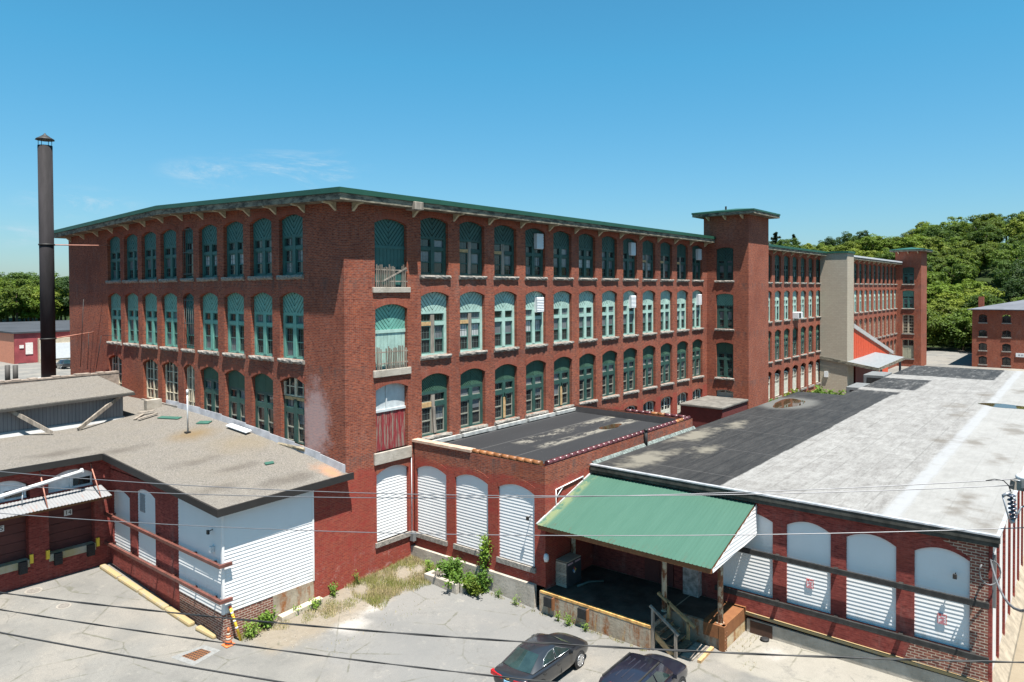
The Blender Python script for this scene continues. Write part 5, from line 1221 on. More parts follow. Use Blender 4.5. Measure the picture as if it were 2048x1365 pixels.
# service drop with a coiled loop at the warehouse corner
m = MB(); e0 = Vector((XW - .1, YW - .06, 4.6)); e1 = Vector((-8.3, -26.45, 9.4))
m.tube([e0.lerp(e1, k / 10) - Vector((0, 0, .8 * 4 * (k / 10) * (1 - k / 10))) for k in range(11)], .03, 6)
m.tube([e0 + Vector((-.1 + .28 * math.sin(R(a)) * .6, -.28 * math.sin(R(a)), -.42 + .42 * math.cos(R(a)))) for a in range(0, 330, 22)], .025, 6)
tag(m.obj('service_drop', plain('grey_service_cable', (.12, .12, .125), .6), loc=e0), 'looped grey service cable at the warehouse corner', 'wire', 'overhead wires')
m = MB(); m.box(XW + .1, XW + .3, YW - .2, YW - .05, 2.9, 4.7); tag(m.obj('meter_box', plain('pale_grey_casing', (.15, .155, .155)), loc=(XW + .2, YW - .1, 3.5)), 'grey service box on the warehouse side wall', 'electrical box')

# ------------------------------------------------------------------ far buildings
mb_ = thing('maroon_warehouse', 'distant maroon and salmon warehouse with dark flat roof left of the smokestack', 'building', (24, 130, 0))
m = MB(); m.box(24.2, 100, 130.4, 186, -.5, 6.0); m.poly([(24.15, 186, -.3), (24.15, 130.4, -.3), (24.15, 130.4, 6.0), (24.15, 186, 6.0)], 1); m.obj('wall', [plain('maroon_wall_paint', (.24, .045, .05), .8, 0, .25, .5), plain('salmon_wall_paint', (.52, .20, .12), .8)], mb_, fix=False)
m = MB(); m.box(23.9, 100.3, 130.1, 186.3, 6.0, 6.3); m.obj('roof', plain('charcoal_roof', (.035, .037, .042), .8, 0, .25, .15), mb_)
m = MB(); m.box(28.0, 60, 129.6, 130.35, -.3, 4.9); m.obj('tan_bay', plain('tan_block_wall', (.42, .35, .26), .8), mb_)
m = MB(); m.box(29.6, 33.4, 129.5, 129.6, .9, 3.9); m.box(28.2, 29.0, 129.5, 129.6, .9, 3.9); m.obj('roller_door', WHITEM, mb_)
m = MB(); m.box(26.0, 27.2, 130.3, 130.38, 2.0, 4.2); m.box(25.0, 25.7, 130.3, 130.38, 3.2, 3.8); m.obj('pale_patch', plain('whitewash_patch', (.6, .56, .52), .8), mb_)
m = MB(); m.box(24.8, 26.1, 130.2, 130.38, -.2, .4); m.obj('dock_plate', BLACKM, mb_)
for x, y, l in ((15.2, 102.2, 'left'), (15.95, 101.2, 'right')):
    m = MB(); m.tube([(x, y, -.3), (x, y, 2.6)], .35, 10); tag(m.obj('bollard', plain('dark_bollard', (.05, .045, .04), .7), loc=(x, y, .3)), l + '-hand of two dark stubby posts in the far yard left of the smokestack', 'post', 'stubby posts in the far yard')
fb = thing('brick_workshop', 'brick workshop with grey hip roof and small arched windows at the right edge', 'building', (125, -20, 0))
m = MB(); rows = [(.2, 2.1), (3.3, 5.1), (6.3, 7.75)]; ops = []
YS = [-10.75 - 3.35 * k - 1.2 for k in range(7)]
bands = []
for zl, zh, zs, hh in ((-.5, 2.6, .45, 1.35), (2.6, 5.6, 3.35, 1.4), (5.6, 8.2 - .6, 6.3, 1.0), (7.6, 10.4, 7.85, 1.25)):
    bands.append((zl, zh, [(-(y) - .62, -(y) + .62, zs, zs + hh - .25, .25) for y in YS]))
bands = [(-.5, 2.7, [(-y - .6, -y + .6, .6, 1.75, .25) for y in YS]), (2.7, 5.0, [(-y - .6, -y + .6, 3.0, 4.0, .25) for y in YS]), (5.0, 7.3, [(-y - .6, -y + .6, 5.35, 6.25, .25) for y in YS]), (7.3, 9.9, [(-y - .6, -y + .6, 7.75, 8.9, .25) for y in YS])]
facade(m, PL(125), 10.4, 34.5, bands, D=.25)
m.poly([(125, -10.4, -.5), (150, -10.4, -.5), (150, -10.4, 9.9), (125, -10.4, 9.9)])
m.obj('wall', [BR_FAR, BR_FAR], fb, fix=False)
sash_kit('wsm', 1.2, .98, .22, BLACKM, 3, 2)
for z in (.6, 3.0, 5.35, 7.75):
    for y in YS: put_window('wsm', fb, 125, y + .6, z, ROT_L, rw)
m = MB(); m.poly([(124.2, -9.7, 10.0), (124.2, -35.2, 10.0), (137, -24, 11.9), (137, -19, 11.9)]); m.poly([(124.2, -9.7, 10.0), (137, -19, 11.9), (151, -9.7, 10.0)]); m.poly([(124.2, -35.2, 10), (151, -35.2, 10), (137, -24, 11.9)]); m.box(124.25, 151, -35.1, -9.75, 9.88, 9.99); m.obj('roof', plain('slate_grey_roof', (.10, .105, .12), .7, 0, .15, .4), fb, fix=False)
m = MB(); m.box(129.6, 130.4, -11.6, -10.8, 10.0, 12.1); m.obj('chimney', BR_FAR, fb)
wsn = thing('white_sign', 'plain white sign board low on the brick workshop wall at the right edge', 'sign', (124.9, -17.6, 2.2))
m = MB(); m.box(124.85, 124.95, -19.5, -16.6, 2.1, 2.75); m.obj('board', WHITEM, wsn)
m = MB(); 
for k in range(6): m.box(124.84, 124.85, -17.2 - .38 * k, -16.95 - .38 * k, 2.3, 2.55)
m.obj('print', plain('grey_print', (.25, .25, .27)), wsn)

# ------------------------------------------------------------------ cars
CARG = plain('tinted_car_glass', (.018, .034, .034), .03, 0, .3, 1.5, 1.0)
def lerp(a, b, t): return tuple(a[i] + (b[i] - a[i]) * t for i in range(len(a)))
def paint(name, col):
    n = NT(name); n.set(col, .28, .0, .5); n.b.inputs['Coat Weight'].default_value = 1.0; n.b.inputs['Coat Roughness'].default_value = .06
    return n.m
def body_loft(st, L, sub=2):
    m = MB(); rings = []
    for x, wS, wM, zb, zM, zs, wsh, zt in st:
        h = [(0, zb), (wS * .75, zb), (wS, zb + .07), (wM, zM), (wsh + (wM - wsh) * .55, zs - .05), (wsh, zs), (wsh * .55, zt - .006), (0, zt)]
        rings.append([(x, y, z) for y, z in h] + [(x, -y, z) for y, z in reversed(h[1:-1])])
    n = len(rings[0])
    for a, b in zip(rings, rings[1:]):
        for k in range(n): m.poly([a[k], a[(k + 1) % n], b[(k + 1) % n], b[k]], 0, True)
    m.poly(rings[0], 0, True); m.poly(list(reversed(rings[-1])), 0, True)
    return m
def weld(me, d=.0005):
    bm = bmesh.new(); bm.from_mesh(me); bmesh.ops.remove_doubles(bm, verts=bm.verts, dist=d); bmesh.ops.recalc_face_normals(bm, faces=bm.faces); bm.to_mesh(me); bm.free()
def car(name, label, cat, loc, head, sc_, st, cab, wheels, wr, tr, col, opts):
    """x runs from the tail (0) to the nose; built in metres and shrunk to the yard's scale"""
    t = thing(name, label, cat, loc, None, head); L = st[-1][0]
    def add(nm, mb, mats, par=None, sub=0, bev=0, w=True):
        me = mb.mesh(nm, mats)
        for v in me.vertices: v.co = (v.co.x * sc_, v.co.y * sc_, v.co.z * sc_)
        if w: weld(me)
        o = bpy.data.objects.new(nm, me); COL.objects.link(o); o.parent = par or t
        if sub: s_ = o.modifiers.new('smooth', 'SUBSURF'); s_.levels = s_.render_levels = sub
        if bev: b = o.modifiers.new('bevel', 'BEVEL'); b.width = bev; b.segments = 3; b.limit_method = 'NONE'
        return o
    P = col; body = add('body', body_loft(st, L), P, None, 2)
    Cb, Ct, At, Ab = [Vector(p) for p in cab]; fl = lambda p: Vector((p.x, -p.y, p.z))
    bow = opts.get('bow', .10); crown = opts.get('crown', .05)
    # hull with bowed ends and a crowned roof
    m = MB(); rows = []
    for q, bo in ((Cb, -bow), (Ct, -bow * .5), (Ct.lerp(At, .5), 0), (At, bow * .5), (Ab, bow)):
        up = crown if q in (Ct, At) else (crown * 1.3 if bo == 0 else 0)
        row = []
        for k in range(9):
            s = 1 - 2 * k / 8; row.append(Vector((q.x + bo * (1 - s * s), q.y * s, q.z + up * (1 - s * s))))
        rows.append(row)
    rows[2] = [Vector((v.x, v.y * (1.02), v.z + .02)) for v in rows[2]]
    for a, b in zip(rows, rows[1:]):
        for k in range(8): m.poly([a[k], a[k + 1], b[k + 1], b[k]], 0, True)
    for sgn in (0, 8):
        ends = [r[sgn] for r in rows]; lo = [Vector((v.x, v.y, v.z - .25)) for v in (rows[0][sgn], rows[4][sgn])]
        m.poly(ends if sgn else list(reversed(ends)), 0, True)
    add('cabin_shell', m, P, None, 0)
    # glass: patches lying just proud of the shell
    def patch(nm, a, b, c, d, u0, u1, v0, v1, off, arc=0.0, bowv=None, n=8, mat=CARG, tt=.012):
        mm = MB(); g = []
        for i in range(n + 1):
            row = []
            for j in range(n + 1):
                u = u0 + (u1 - u0) * i / n; v = v0 + (v1 - v0) * j / n
                p = a.lerp(b, u).lerp(d.lerp(c, u), v); s = 1 - 2 * u
                if bowv: p = p + Vector((bowv[0] + (bowv[1] - bowv[0]) * v, 0, crown * v)) * (1 - s * s)
                row.append(p + Vector(off))
            g.append(row)
        for i in range(n):
            for j in range(n): mm.poly([g[i][j], g[i + 1][j], g[i + 1][j + 1], g[i][j + 1]], 0, True)
        return add(nm, mm, mat)
    rg, wg = opts.get('rear', (.05, .95, .06, .92)), opts.get('wind', (.05, .95, .04, .94))
    patch('rear_window', Cb, fl(Cb), fl(Ct), Ct, rg[0], rg[1], rg[2], rg[3], (-.012, 0, .012), bowv=(-bow, -bow * .5))
    patch('windscreen', Ab, fl(Ab), fl(At), At, wg[0], wg[1], wg[2], wg[3], (.014, 0, .014), bowv=(bow, bow * .5))
    for s in (1, -1):
        f = (lambda p: p) if s > 0 else fl
        o = (0, .014 * s, .004)
        for nm, poly in opts['side']:
            # polygon in (u along the belt, v up) of the side face
            mm = MB(); pts = []
            for u, v in poly:
                p = Cb.lerp(Ab, u).lerp(Ct.lerp(At, u) + Vector((0, .012 * (1 - (2 * u - 1) ** 2), .02 * (1 - (2 * u - 1) ** 2))), v); pts.append(f(p) + Vector(o))
            mm.poly(pts, 0); add(nm, mm, CARG, None, 0)
            if opts.get('chrome'):
                mc = MB(); mc.tube(pts + [pts[0]], .008, 5); add('window_trim', mc, MATS['chrome'])
    for x, y in wheels:
        for s in (1, -1):
            m = MB(); yo = y * s
            m.tube([(x, yo - .001 * s, wr), (x, yo + .012 * s, wr)], [wr * 1.17, wr * 1.15], 26); add('wheel_arch', m, RUBBER)
            m = MB(); m.tube([(x, yo - .16 * s, wr), (x, yo + .012 * s, wr), (x, yo + .03 * s, wr)], [wr, wr, wr * .9], 28); w_ = add('wheel', m, RUBBER)
            m = MB(); m.tube([(x, yo + .028 * s, wr), (x, yo + .036 * s, wr)], [tr, tr * .96], 24, 1)
            for k in range(opts.get('spokes', 10)):
                a = 2 * math.pi * k / opts.get('spokes', 10); m.beam((x + .05 * math.cos(a), yo + .04 * s, wr + .05 * math.sin(a)), (x + tr * .97 * math.cos(a), yo + .044 * s, wr + tr * .97 * math.sin(a)), .05, .02, 0, (0, 1, 0))
            m.tube([(x, yo + .035 * s, wr), (x, yo + .05 * s, wr)], .07, 12)
            rim = [(x + tr * math.cos(2 * math.pi * k / 24), yo + .036 * s, wr + tr * math.sin(2 * math.pi * k / 24)) for k in range(25)]; m.tube(rim, .018, 5)
            add('rim', m, [MATS['chrome'], BLACKM], w_)
    for nm, fn in opts['extra'].items():
        for mbx, mats in fn: add(nm, mbx, mats)
    return t
MATS['chrome'] = plain('bright_alloy', (.62, .63, .65), .25, .8, .05, 3)
TAIL = plain('red_tail_lens', (.35, .012, .015), .15, 0, .1, 3, .6)
GREYP = paint('graphite_car_paint', (.016, .018, .022)); BLUEP = paint('dark_navy_car_paint', (.012, .013, .022))
def tailbox(pts, th=.05):
    m = MB(); m.prism(pts, (th, 0, 0)); return m
def boxmb(*a): m = MB(); m.box(*a); return m
def beammb(*a): m = MB(); m.beam(*a); return m
SED = [(0, .55, .68, .45, .62, .86, .66, .90), (.06, .72, .82, .34, .62, .97, .78, 1.01), (.25, .80, .87, .28, .62, 1.02, .82, 1.06), (.8, .86, .91, .22, .6, 1.01, .85, 1.07), (1.5, .88, .92, .2, .58, .98, .87, 1.02), (2.6, .89, .925, .2, .58, .96, .875, .99), (3.4, .89, .92, .2, .58, .95, .865, 1.01), (3.75, .88, .92, .2, .58, .93, .85, 1.005), (4.3, .86, .90, .22, .57, .85, .80, .93), (4.65, .78, .84, .24, .54, .76, .70, .82), (4.86, .62, .70, .3, .5, .66, .58, .70), (4.92, .45, .55, .38, .48, .58, .46, .61)]
sx = {'tail_lamp': [(tailbox([(-.015, .60, .80), (-.015, .86, .82), (-.0, .86, .97), (-.015, .55, .93)], .16), TAIL), (tailbox([(-.015, -.60, .80), (-.015, -.86, .82), (0, -.86, .97), (-.015, -.55, .93)], .16), TAIL), (tailbox([(-.02, .28, .80), (-.02, .56, .80), (-.02, .54, .93), (-.02, .30, .91)], .05), TAIL), (tailbox([(-.02, -.28, .80), (-.02, -.56, .80), (-.02, -.54, .93), (-.02, -.30, .91)], .05), TAIL)],
      'number_plate': [(boxmb(-.035, -.01, -.16, .16, .64, .80), plain('pale_blue_plate', (.25, .45, .60), .5))],
      'badge': [(boxmb(-.03, .0, -.09, .09, .885, .915), plain('gold_badge', (.5, .36, .12), .3, .6)), (boxmb(-.031, .0, -.04, .04, .87, .93), plain('gold_badge', (.5, .36, .12)))],
      'door_handle': [(boxmb(2.15, 2.33, s * .915 - .02, s * .915 + .02, .80, .83), BLACKM) for s in (1, -1)] + [(boxmb(1.2, 1.38, s * .915 - .02, s * .915 + .02, .82, .85), BLACKM) for s in (1, -1)],
      'door_mirror': [(boxmb(3.02, 3.20, s * .98 - .10, s * .98 + .10, .98, 1.10), GREYP) for s in (1, -1)],
      'panel_gap': [(beammb((2.42, s * .924, .3), (2.42, s * .885, .97), .012, .02), BLACKM) for s in (1, -1)],
      'roof_antenna': [(beammb((1.62, 0, 1.475), (1.80, 0, 1.50), .05, .05), GREYP)],
}
car('sedan', 'dark graphite sedan with alloy wheels parked nose toward the dock', 'car', (-2.10, -11.42, gz(0, -11.5)), R(1.0), .87, SED,
    [(.62, .78, 1.04), (1.45, .60, 1.43), (2.85, .62, 1.42), (3.66, .80, .98)], [(1.0, .90), (3.83, .90)], .335, .235, GREYP,
    dict(chrome=True, bow=.13, crown=.055, rear=(.07, .93, .02, .95), wind=(.05, .95, .03, .95), side=[('rear_side_window', [(.20, .10), (.50, .06), (.50, .93), (.30, .9), (.18, .60)]), ('front_side_window', [(.53, .06), (.90, .06), (.78, .55), (.66, .92), (.53, .93)])], extra=sx))
SUVS = [(0, .70, .80, .50, .75, 1.05, .80, 1.08), (.08, .82, .88, .40, .75, 1.10, .86, 1.12), (.4, .88, .92, .34, .7, 1.10, .90, 1.12), (1.6, .89, .925, .30, .7, 1.08, .90, 1.10), (2.9, .89, .925, .3, .7, 1.06, .89, 1.09), (3.3, .89, .92, .3, .7, 1.05, .88, 1.11), (3.9, .88, .92, .32, .7, 1.01, .85, 1.07), (4.4, .86, .90, .34, .66, .94, .80, 1.0), (4.68, .74, .80, .38, .6, .84, .68, .9), (4.76, .55, .62, .45, .58, .74, .52, .8)]
ux = {'roof_rib': [(beammb((.75, .12 + .0 * k + (-.48 + .24 * k) * 1.0 - .12, 1.795 - .035 * abs(k - 2) ** 1.5 * .5), (2.1 + .05 * k, (-.48 + .24 * k) * 1.0, 1.80 - .035 * abs(k - 2) ** 1.5 * .5), .022, .02), plain('pale_roof_strip', (.030, .030, .042), .3)) for k in range(5)],
      'roof_rail': [(beammb((.5, s * .62, 1.77), (2.5, s * .60, 1.78), .05, .05), BLACKM) for s in (1, -1)],
      'tail_lamp': [(boxmb(-.01, .12, s * .80 - .09, s * .80 + .09, .85, 1.35), TAIL) for s in (1, -1)] + [(boxmb(.2, .26, -.18, .18, 1.74, 1.79), TAIL)],
      'door_mirror': [(boxmb(3.0, 3.12, s * .99 - .09, s * .99 + .09, 1.10, 1.25), BLUEP) for s in (1, -1)],
      'door_handle': [(boxmb(2.0, 2.18, s * .925 - .02, s * .925 + .02, .92, .96), BLACKM) for s in (1, -1)],
      'panel_gap': [(beammb((2.2, s * .926, .4), (2.2, s * .89, 1.1), .012, .02), BLACKM) for s in (1, -1)],
}
car('sport_utility_vehicle', 'dark navy boxy sport utility vehicle parked beside the sedan at the steps', 'car', (-1.62, -15.22, gz(0, -15.4)), R(1.5), .90, SUVS,
    [(.10, .82, 1.08), (.40, .66, 1.72), (2.62, .66, 1.72), (3.36, .80, 1.08)], [(.95, .91), (3.75, .91)], .37, .25, BLUEP,
    dict(bow=.07, crown=.05, spokes=6, rear=(.10, .90, .15, .88), wind=(.04, .96, .03, .95), side=[('rear_side_window', [(.08, .08), (.30, .08), (.30, .88), (.10, .85)]), ('middle_side_window', [(.33, .08), (.60, .08), (.60, .88), (.33, .88)]), ('front_side_window', [(.63, .08), (.93, .10), (.84, .6), (.74, .88), (.63, .88)])], extra=ux))
car('parked_pickup', 'small dark vehicle parked in the far yard by the mill end wall', 'car', (27.0, 112.3, gz(27, 112)), R(90), .9, SUVS,
    [(.10, .82, 1.08), (.40, .66, 1.72), (2.62, .66, 1.72), (3.36, .80, 1.08)], [(.95, .91), (3.75, .91)], .37, .25, GREYP,
    dict(bow=.07, crown=.05, spokes=6, side=[('front_side_window', [(.63, .08), (.93, .10), (.84, .6), (.74, .88), (.63, .88)])], extra={'tail_lamp': ux['tail_lamp'][:0], }))

# ------------------------------------------------------------------ plants
def leaf(mb, p, n, s, rr, m=0, asp=.55):
    n = n.normalized(); a = n.orthogonal().normalized(); a.rotate(Matrix.Rotation(rr.uniform(0, 6.28), 3, n)); b = n.cross(a)
    tip = n * s * rr.uniform(-.25, .15)
    mb.poly([p - a * s, p + b * s * asp + tip, p + a * s, p - b * s * asp + tip], m)
def rdir(rr):
    while True:
        v = Vector((rr.uniform(-1, 1), rr.uniform(-1, 1), rr.uniform(-1, 1)))
        if .05 < v.length < 1: return v.normalized()
def shrub(name, x, y, h, r, n, s, mat, lab, cat, group, seed, z=None, stems=7):
    rr = random.Random(seed); z = gz(x, y) - .02 if z is None else z
    t = thing(name, lab, cat, (x, y, z), group)
    sm, lm = MB(), MB()
    tips = []
    for k in range(stems):
        a = rr.uniform(0, 6.28); d = r * rr.uniform(.25, 1); hh = h * rr.uniform(.6, 1.0) * (1 - .35 * d / r)
        p = [Vector((x + rr.uniform(-.05, .05), y + rr.uniform(-.05, .05), z)), Vector((x + d * .5 * math.cos(a), y + d * .5 * math.sin(a), z + hh * .6)), Vector((x + d * math.cos(a), y + d * math.sin(a), z + hh))]
        sm.tube(p, [.012 + .006 * h, .009 + .004 * h, .004], 5); tips.append(p)
    for k in range(n):
        p = rr.choice(tips); q = rr.random() ** .6
        c = p[0].lerp(p[1], q * 2) if q < .5 else p[1].lerp(p[2], q * 2 - 1)
        c = c + rdir(rr) * rr.uniform(.02, .16 + .10 * h)
        if c.z < z + .03: c.z = z + .03
        leaf(lm, c, Vector((rr.uniform(-.7, .7), rr.uniform(-.7, .7), rr.uniform(.2, 1))), s * rr.uniform(.6, 1.2), rr)
    lm.obj('foliage', mat, t, fix=False); sm.obj('stem', plain('green_stem', (.10, .14, .04), .7), t)
    return t
G1 = 'weeds along the mill wall'; G2 = 'weeds along the dock'; G3 = 'shrubs in the pit kerb'
shrub('shrub', 3.45, -3.35, 1.3, .85, 1100, .085, WEED, 'tall bushy green shrub in the middle of the pit kerb', 'shrub', G3, 1, None, 12)
shrub('shrub', 3.15, -4.15, 1.05, .85, 1100, .08, WEED, 'broad leafy shrub spilling over the near corner of the pit kerb', 'shrub', G3, 2, None, 12)
shrub('shrub', 3.2, -4.95, 0.85, .7, 800, .075, LEAF2, 'lower shrub in front of the pit kerb', 'shrub', G3, 3, None, 10)
shrub('shrub', 3.75, -5.2, 1.1, .5, 600, .075, WEED, 'upright shrub against the concrete base right of the pit', 'shrub', G3, 4)
shrub('climbing_shrub', 4.02, -4.95, 2.1, .42, 700, .075, m_leaf('lime_leaves', (.10, .19, .02), (.24, .32, .04)), 'lime green climbing shrub reaching the sill between two annex panels', 'shrub', None, 5, .5, 8)
shrub('weed', 3.3, -2.0, .95, .2, 160, .05, WEED, 'slim tall weed behind the pit kerb', 'weed', G1, 6)
shrub('weed', -.95, -.28, .62, .35, 190, .05, WEED, 'leafy weed near the seam of the red mill wall', 'weed', G1, 7)
shrub('weed', .45, -.25, .9, .28, 120, .035, LEAF2, 'feathery tall weed right of the mill wall seam', 'weed', G1, 8)
shrub('weed', -2.0, -.5, .5, .4, 170, .06, WEED, 'dark leafy weed at the end of the stone slab', 'weed', G1, 9)
shrub('weed', -2.9, -.2, .42, .32, 110, .07, WEED, 'spreading weed growing over the stone slab', 'weed', G1, 10)
shrub('shrub', -4.3, -.35, .85, .42, 330, .085, WEED, 'big-leaved bush left of the stone slab by the white siding', 'shrub', G1, 11, None, 10)
shrub('shrub', -5.15, -.5, .8, .38, 280, .06, WEED, 'bush beside the yellow marker post', 'shrub', G1, 12, None, 10)
shrub('weed', 3.75, -9.35, .52, .13, 70, .04, WEED, 'small weed left below the canopy dock face', 'weed', G2, 13)
shrub('weed', 3.72, -9.95, .62, .24, 150, .04, WEED, 'largest weed below the canopy dock face', 'weed', G2, 14)
shrub('weed', 3.72, -10.75, .45, .13, 60, .04, WEED, 'small weed right of the middle dock bumper', 'weed', G2, 15)
shrub('weed', 3.75, -7.05, .45, .2, 90, .04, WEED, 'low weed at the concrete base left of the dock', 'weed', G2, 16)
shrub('weed', 3.8, -6.0, .5, .2, 90, .04, WEED, 'low weed at the concrete base near the climbing shrub', 'weed', G2, 17)
for k, (x, y, h, r) in enumerate(((52.5, -2.2, 3.3, 1.8), (58.5, -2.2, 3.3, 2.0), (62.5, -3.2, 3.0, 2.0), (66.0, -3.0, 2.9, 2.4))):
    shrub('shrub', x, y, h, r, 700, .22, WEED if k != 1 else LEAF2, ('rounded bush at the foot of the stair tower in the alley', 'yellowish bush under the third window of the near wing', 'bright green bush in the alley before the beige shaft', 'long bright bush at the beige shaft base')[k], 'shrub', 'bushes in the alley', 30 + k, .1, 14)
# rough grass: nobody could count it
rr = random.Random(21); m = MB()
def blade(x, y, h, mi):
    z = gz(x, y); a = rr.uniform(0, 6.28); w = .009; d = Vector((math.cos(a), math.sin(a), 0)); e = Vector((rr.uniform(-.5, .5), rr.uniform(-.5, .5), 0)) * h
    p = Vector((x, y, z - .01)); m.poly([p - d * w, p + d * w, p + e + Vector((0, 0, h))], mi)
def patch_d(x, y):
    v = math.sin(x * 2.1 + 1.3 * math.sin(y * 1.7)) + math.sin(y * 2.9 + x * .7) + math.sin(x * 5.3 - y * 4.1) * .6
    return v
k = 0
while k < 19000:
    x = rr.uniform(-5.6, 4.0); y = rr.uniform(-2.9, -.05)
    lim = -.9 - 1.9 * ss(-4.5, -.5, x) + .4 * math.sin(x * 2.3)
    if y < lim: continue
    d = patch_d(x, y) + (1.0 if x > -.4 else -.3) - .5 * (y < lim + .4)
    if rr.random() > .22 + .35 * d: 
        k += 0; continue
    g_ = rr.random() < (.52 + .3 * math.sin(x * 3.1 + y * 2))
    blade(x, y, rr.uniform(.05, .20) * (1.25 if x > -.5 else .8), 0 if g_ else 1); k += 1
for (x0, y0, x1, y1, n) in ((3.75, -8.9, 3.85, -5.2, 500), (3.8, -13.6, 3.9, -10.5, 500), (5.9, -16.5, 8.0, -15.95, 260), (4.9, -17.2, 5.6, -16.8, 60), (-4.0, -4.3, 2.0, -3.2, 160)):
    for q in range(n):
        u = rr.random(); x = x0 + (x1 - x0) * rr.random(); y = y0 + (y1 - y0) * u
        if math.sin(u * 17) + math.sin(u * 41 + x) < -.2: continue
        blade(x + rr.gauss(0, .05), y, rr.uniform(.03, .14), 0 if rr.random() < .5 else 1)
tag(m.obj('grass', [GRASSG, GRASSD], fix=False), 'patchy yellow-green and straw-coloured grass on the bare strip below the mill wall', 'grass', None, 'stuff')
# stones and rubble on the bare strip
m = MB()
for k in range(420):
    x = rr.uniform(-5.6, 3.6); y = rr.uniform(-2.6, -.2); s = rr.uniform(.008, .035); z = gz(x, y)
    m.lathe([(s, -.5 * s), (s * .9, s * .5), (s * .3, s)], (x, y, z), 5)
tag(m.obj('rubble', plain('pale_rubble', (.24, .21, .17), .9, 0, .4, 9), fix=False), 'scattered pale stones on the bare strip below the mill wall', 'rubble', None, 'stuff')

# ------------------------------------------------------------------ trees
def tree_mesh(h, r, seed, n=9000, ls=.33, pine=False):
    rr = random.Random(seed); lm, tm = MB(), MB()
    tm.tube([(0, 0, -.6), (rr.uniform(-.2, .2), rr.uniform(-.2, .2), h * .35), (rr.uniform(-.4, .4), rr.uniform(-.4, .4), h * .75)], [.03 * h, .02 * h, .008 * h], 8)
    for k in range(6):
        a = rr.uniform(0, 6.28); z0 = h * rr.uniform(.28, .5); d = r * rr.uniform(.5, .85)
        tm.tube([(0, 0, z0), (d * .5 * math.cos(a), d * .5 * math.sin(a), z0 + h * .14), (d * math.cos(a), d * math.sin(a), z0 + h * .26)], [.010 * h, .007 * h, .003 * h], 6)
    if pine:
        for k in range(n):
            w_ = rr.randrange(26); t = .05 + .95 * (w_ / 26); a = w_ * 2.4 + rr.gauss(0, .16); z = h * (.42 + .58 * t)
            rad = r * (1.15 - t) * (.6 + .4 * math.sin(w_ * 5.1)); q = rad * rr.random() ** .7
            leaf(lm, Vector((q * math.cos(a), q * math.sin(a), z + .16 * q + rr.gauss(0, .22))), Vector((rr.uniform(-.6, .6), rr.uniform(-.6, .6), 1)), ls, rr, 0, .35)
        return lm, tm
    cl = []
    for k in range(64):
        d = rdir(rr); d.z = d.z * .8 + .2; q = rr.uniform(.5, 1.12)
        cl.append((Vector((d.x * r * q, d.y * r * q, h * .60 + d.z * h * .36 * q)), r * rr.uniform(.13, .36)))
    cl.append((Vector((0, 0, h * .6)), r * .5))
    for k in range(n):
        c, cr = rr.choice(cl); d = rdir(rr); d.z = abs(d.z) * (1 if rr.random() < .75 else -1)
        p = c + Vector((d.x, d.y, d.z * .75)) * cr * rr.uniform(.65, 1.08)
        nrm = d * .8 + rdir(rr) * .6 + Vector((0, 0, .6))
        leaf(lm, p, nrm, ls * rr.uniform(.55, 1.2), rr)
    return lm, tm
protos = []
for k, (h, r, mat) in enumerate(((14.5, 5.6, LEAF), (16, 5.2, LEAF), (13, 5.8, LEAF2), (15, 4.8, LEAF2), (17, 5.8, LEAF3))):
    lm, tm = tree_mesh(h, r, 50 + k); protos.append((lm.mesh('crown', mat), tm.mesh('trunk', BARK), h))
lm, tm = tree_mesh(17, 5.0, 77, 4200, .5, True); low = []
for k in range(2):
    lm2, tm2 = tree_mesh(11.5, 5.6, 90 + k, 8500, .34)
    lm2.v = [(x, y, z * 1.12 - 3.4 + (0 if z > 3 else 0)) for x, y, z in lm2.v]; low.append((lm2.mesh('crown', (LEAF, LEAF2)[k]), tm2.mesh('trunk', BARK), 11))
pinep = (lm.mesh('crown', PINE), tm.mesh('trunk', BARK), 17)
def put_tree(pr, x, y, s, lab, group, name='broadleaf_tree'):
    t = thing(name, lab, 'tree', (x, y, gz(x, y)), group, rt.uniform(0, 6.28)); t.scale = (s * rt.uniform(.9, 1.1), s * rt.uniform(.9, 1.1), s * rt.uniform(.88, 1.12))
    link('crown', pr[0], t, (0, 0, 0)); link('trunk', pr[1], t, (0, 0, 0)); return t
rt = random.Random(8)
cam = (-20.712, -26.891)
def bearing(x, y): return math.degrees(math.atan2(y - cam[1], x - cam[0]))
cnt = 0
x = 160.0
while x < 345:
    y = -70 + rt.uniform(0, 6)
    while y < 150:
        px, py = x + rt.uniform(-2.6, 2.6), y + rt.uniform(-2.6, 2.6)
        b = bearing(px, py)
        if 1.0 < b < 21.5 and cnt < 290:
            front = px < 172; top = px > 318
            kind = rt.choice((0, 0, 1, 2, 2, 3, 4)); warm = kind in (2, 3)
            lab = ('olive' if warm else 'deep green') + ' broadleaf tree ' + ('in the front row at the foot of the wooded hill' if front else 'on the crest of the wooded hill against the sky' if top else 'among the crowns covering the slope of the wooded hill')
            grp = ('olive' if warm else 'deep green') + ' trees of the wooded hill, ' + ('front row' if front else 'crest' if top else 'slope')
            put_tree(low[warm] if front else protos[kind], px, py, rt.uniform(.72, 1.02) if not front else rt.uniform(.8, 1.0), lab, grp); cnt += 1
        y += 7.0 if x < 165 else 10.2 if x < 240 else 11.5
    x += 9.0 if x < 200 else 12.5
for x, y, s in ((282, 88, 1.0), (284, 84.5, .75), (287, 79, 1.1), (290, 75, .8), (283, 70, 1.05)):
    put_tree(pinep, x, y, s, 'dark ragged pine standing above the other trees on the left crest of the wooded hill', 'pines on the hill crest', 'pine_tree')
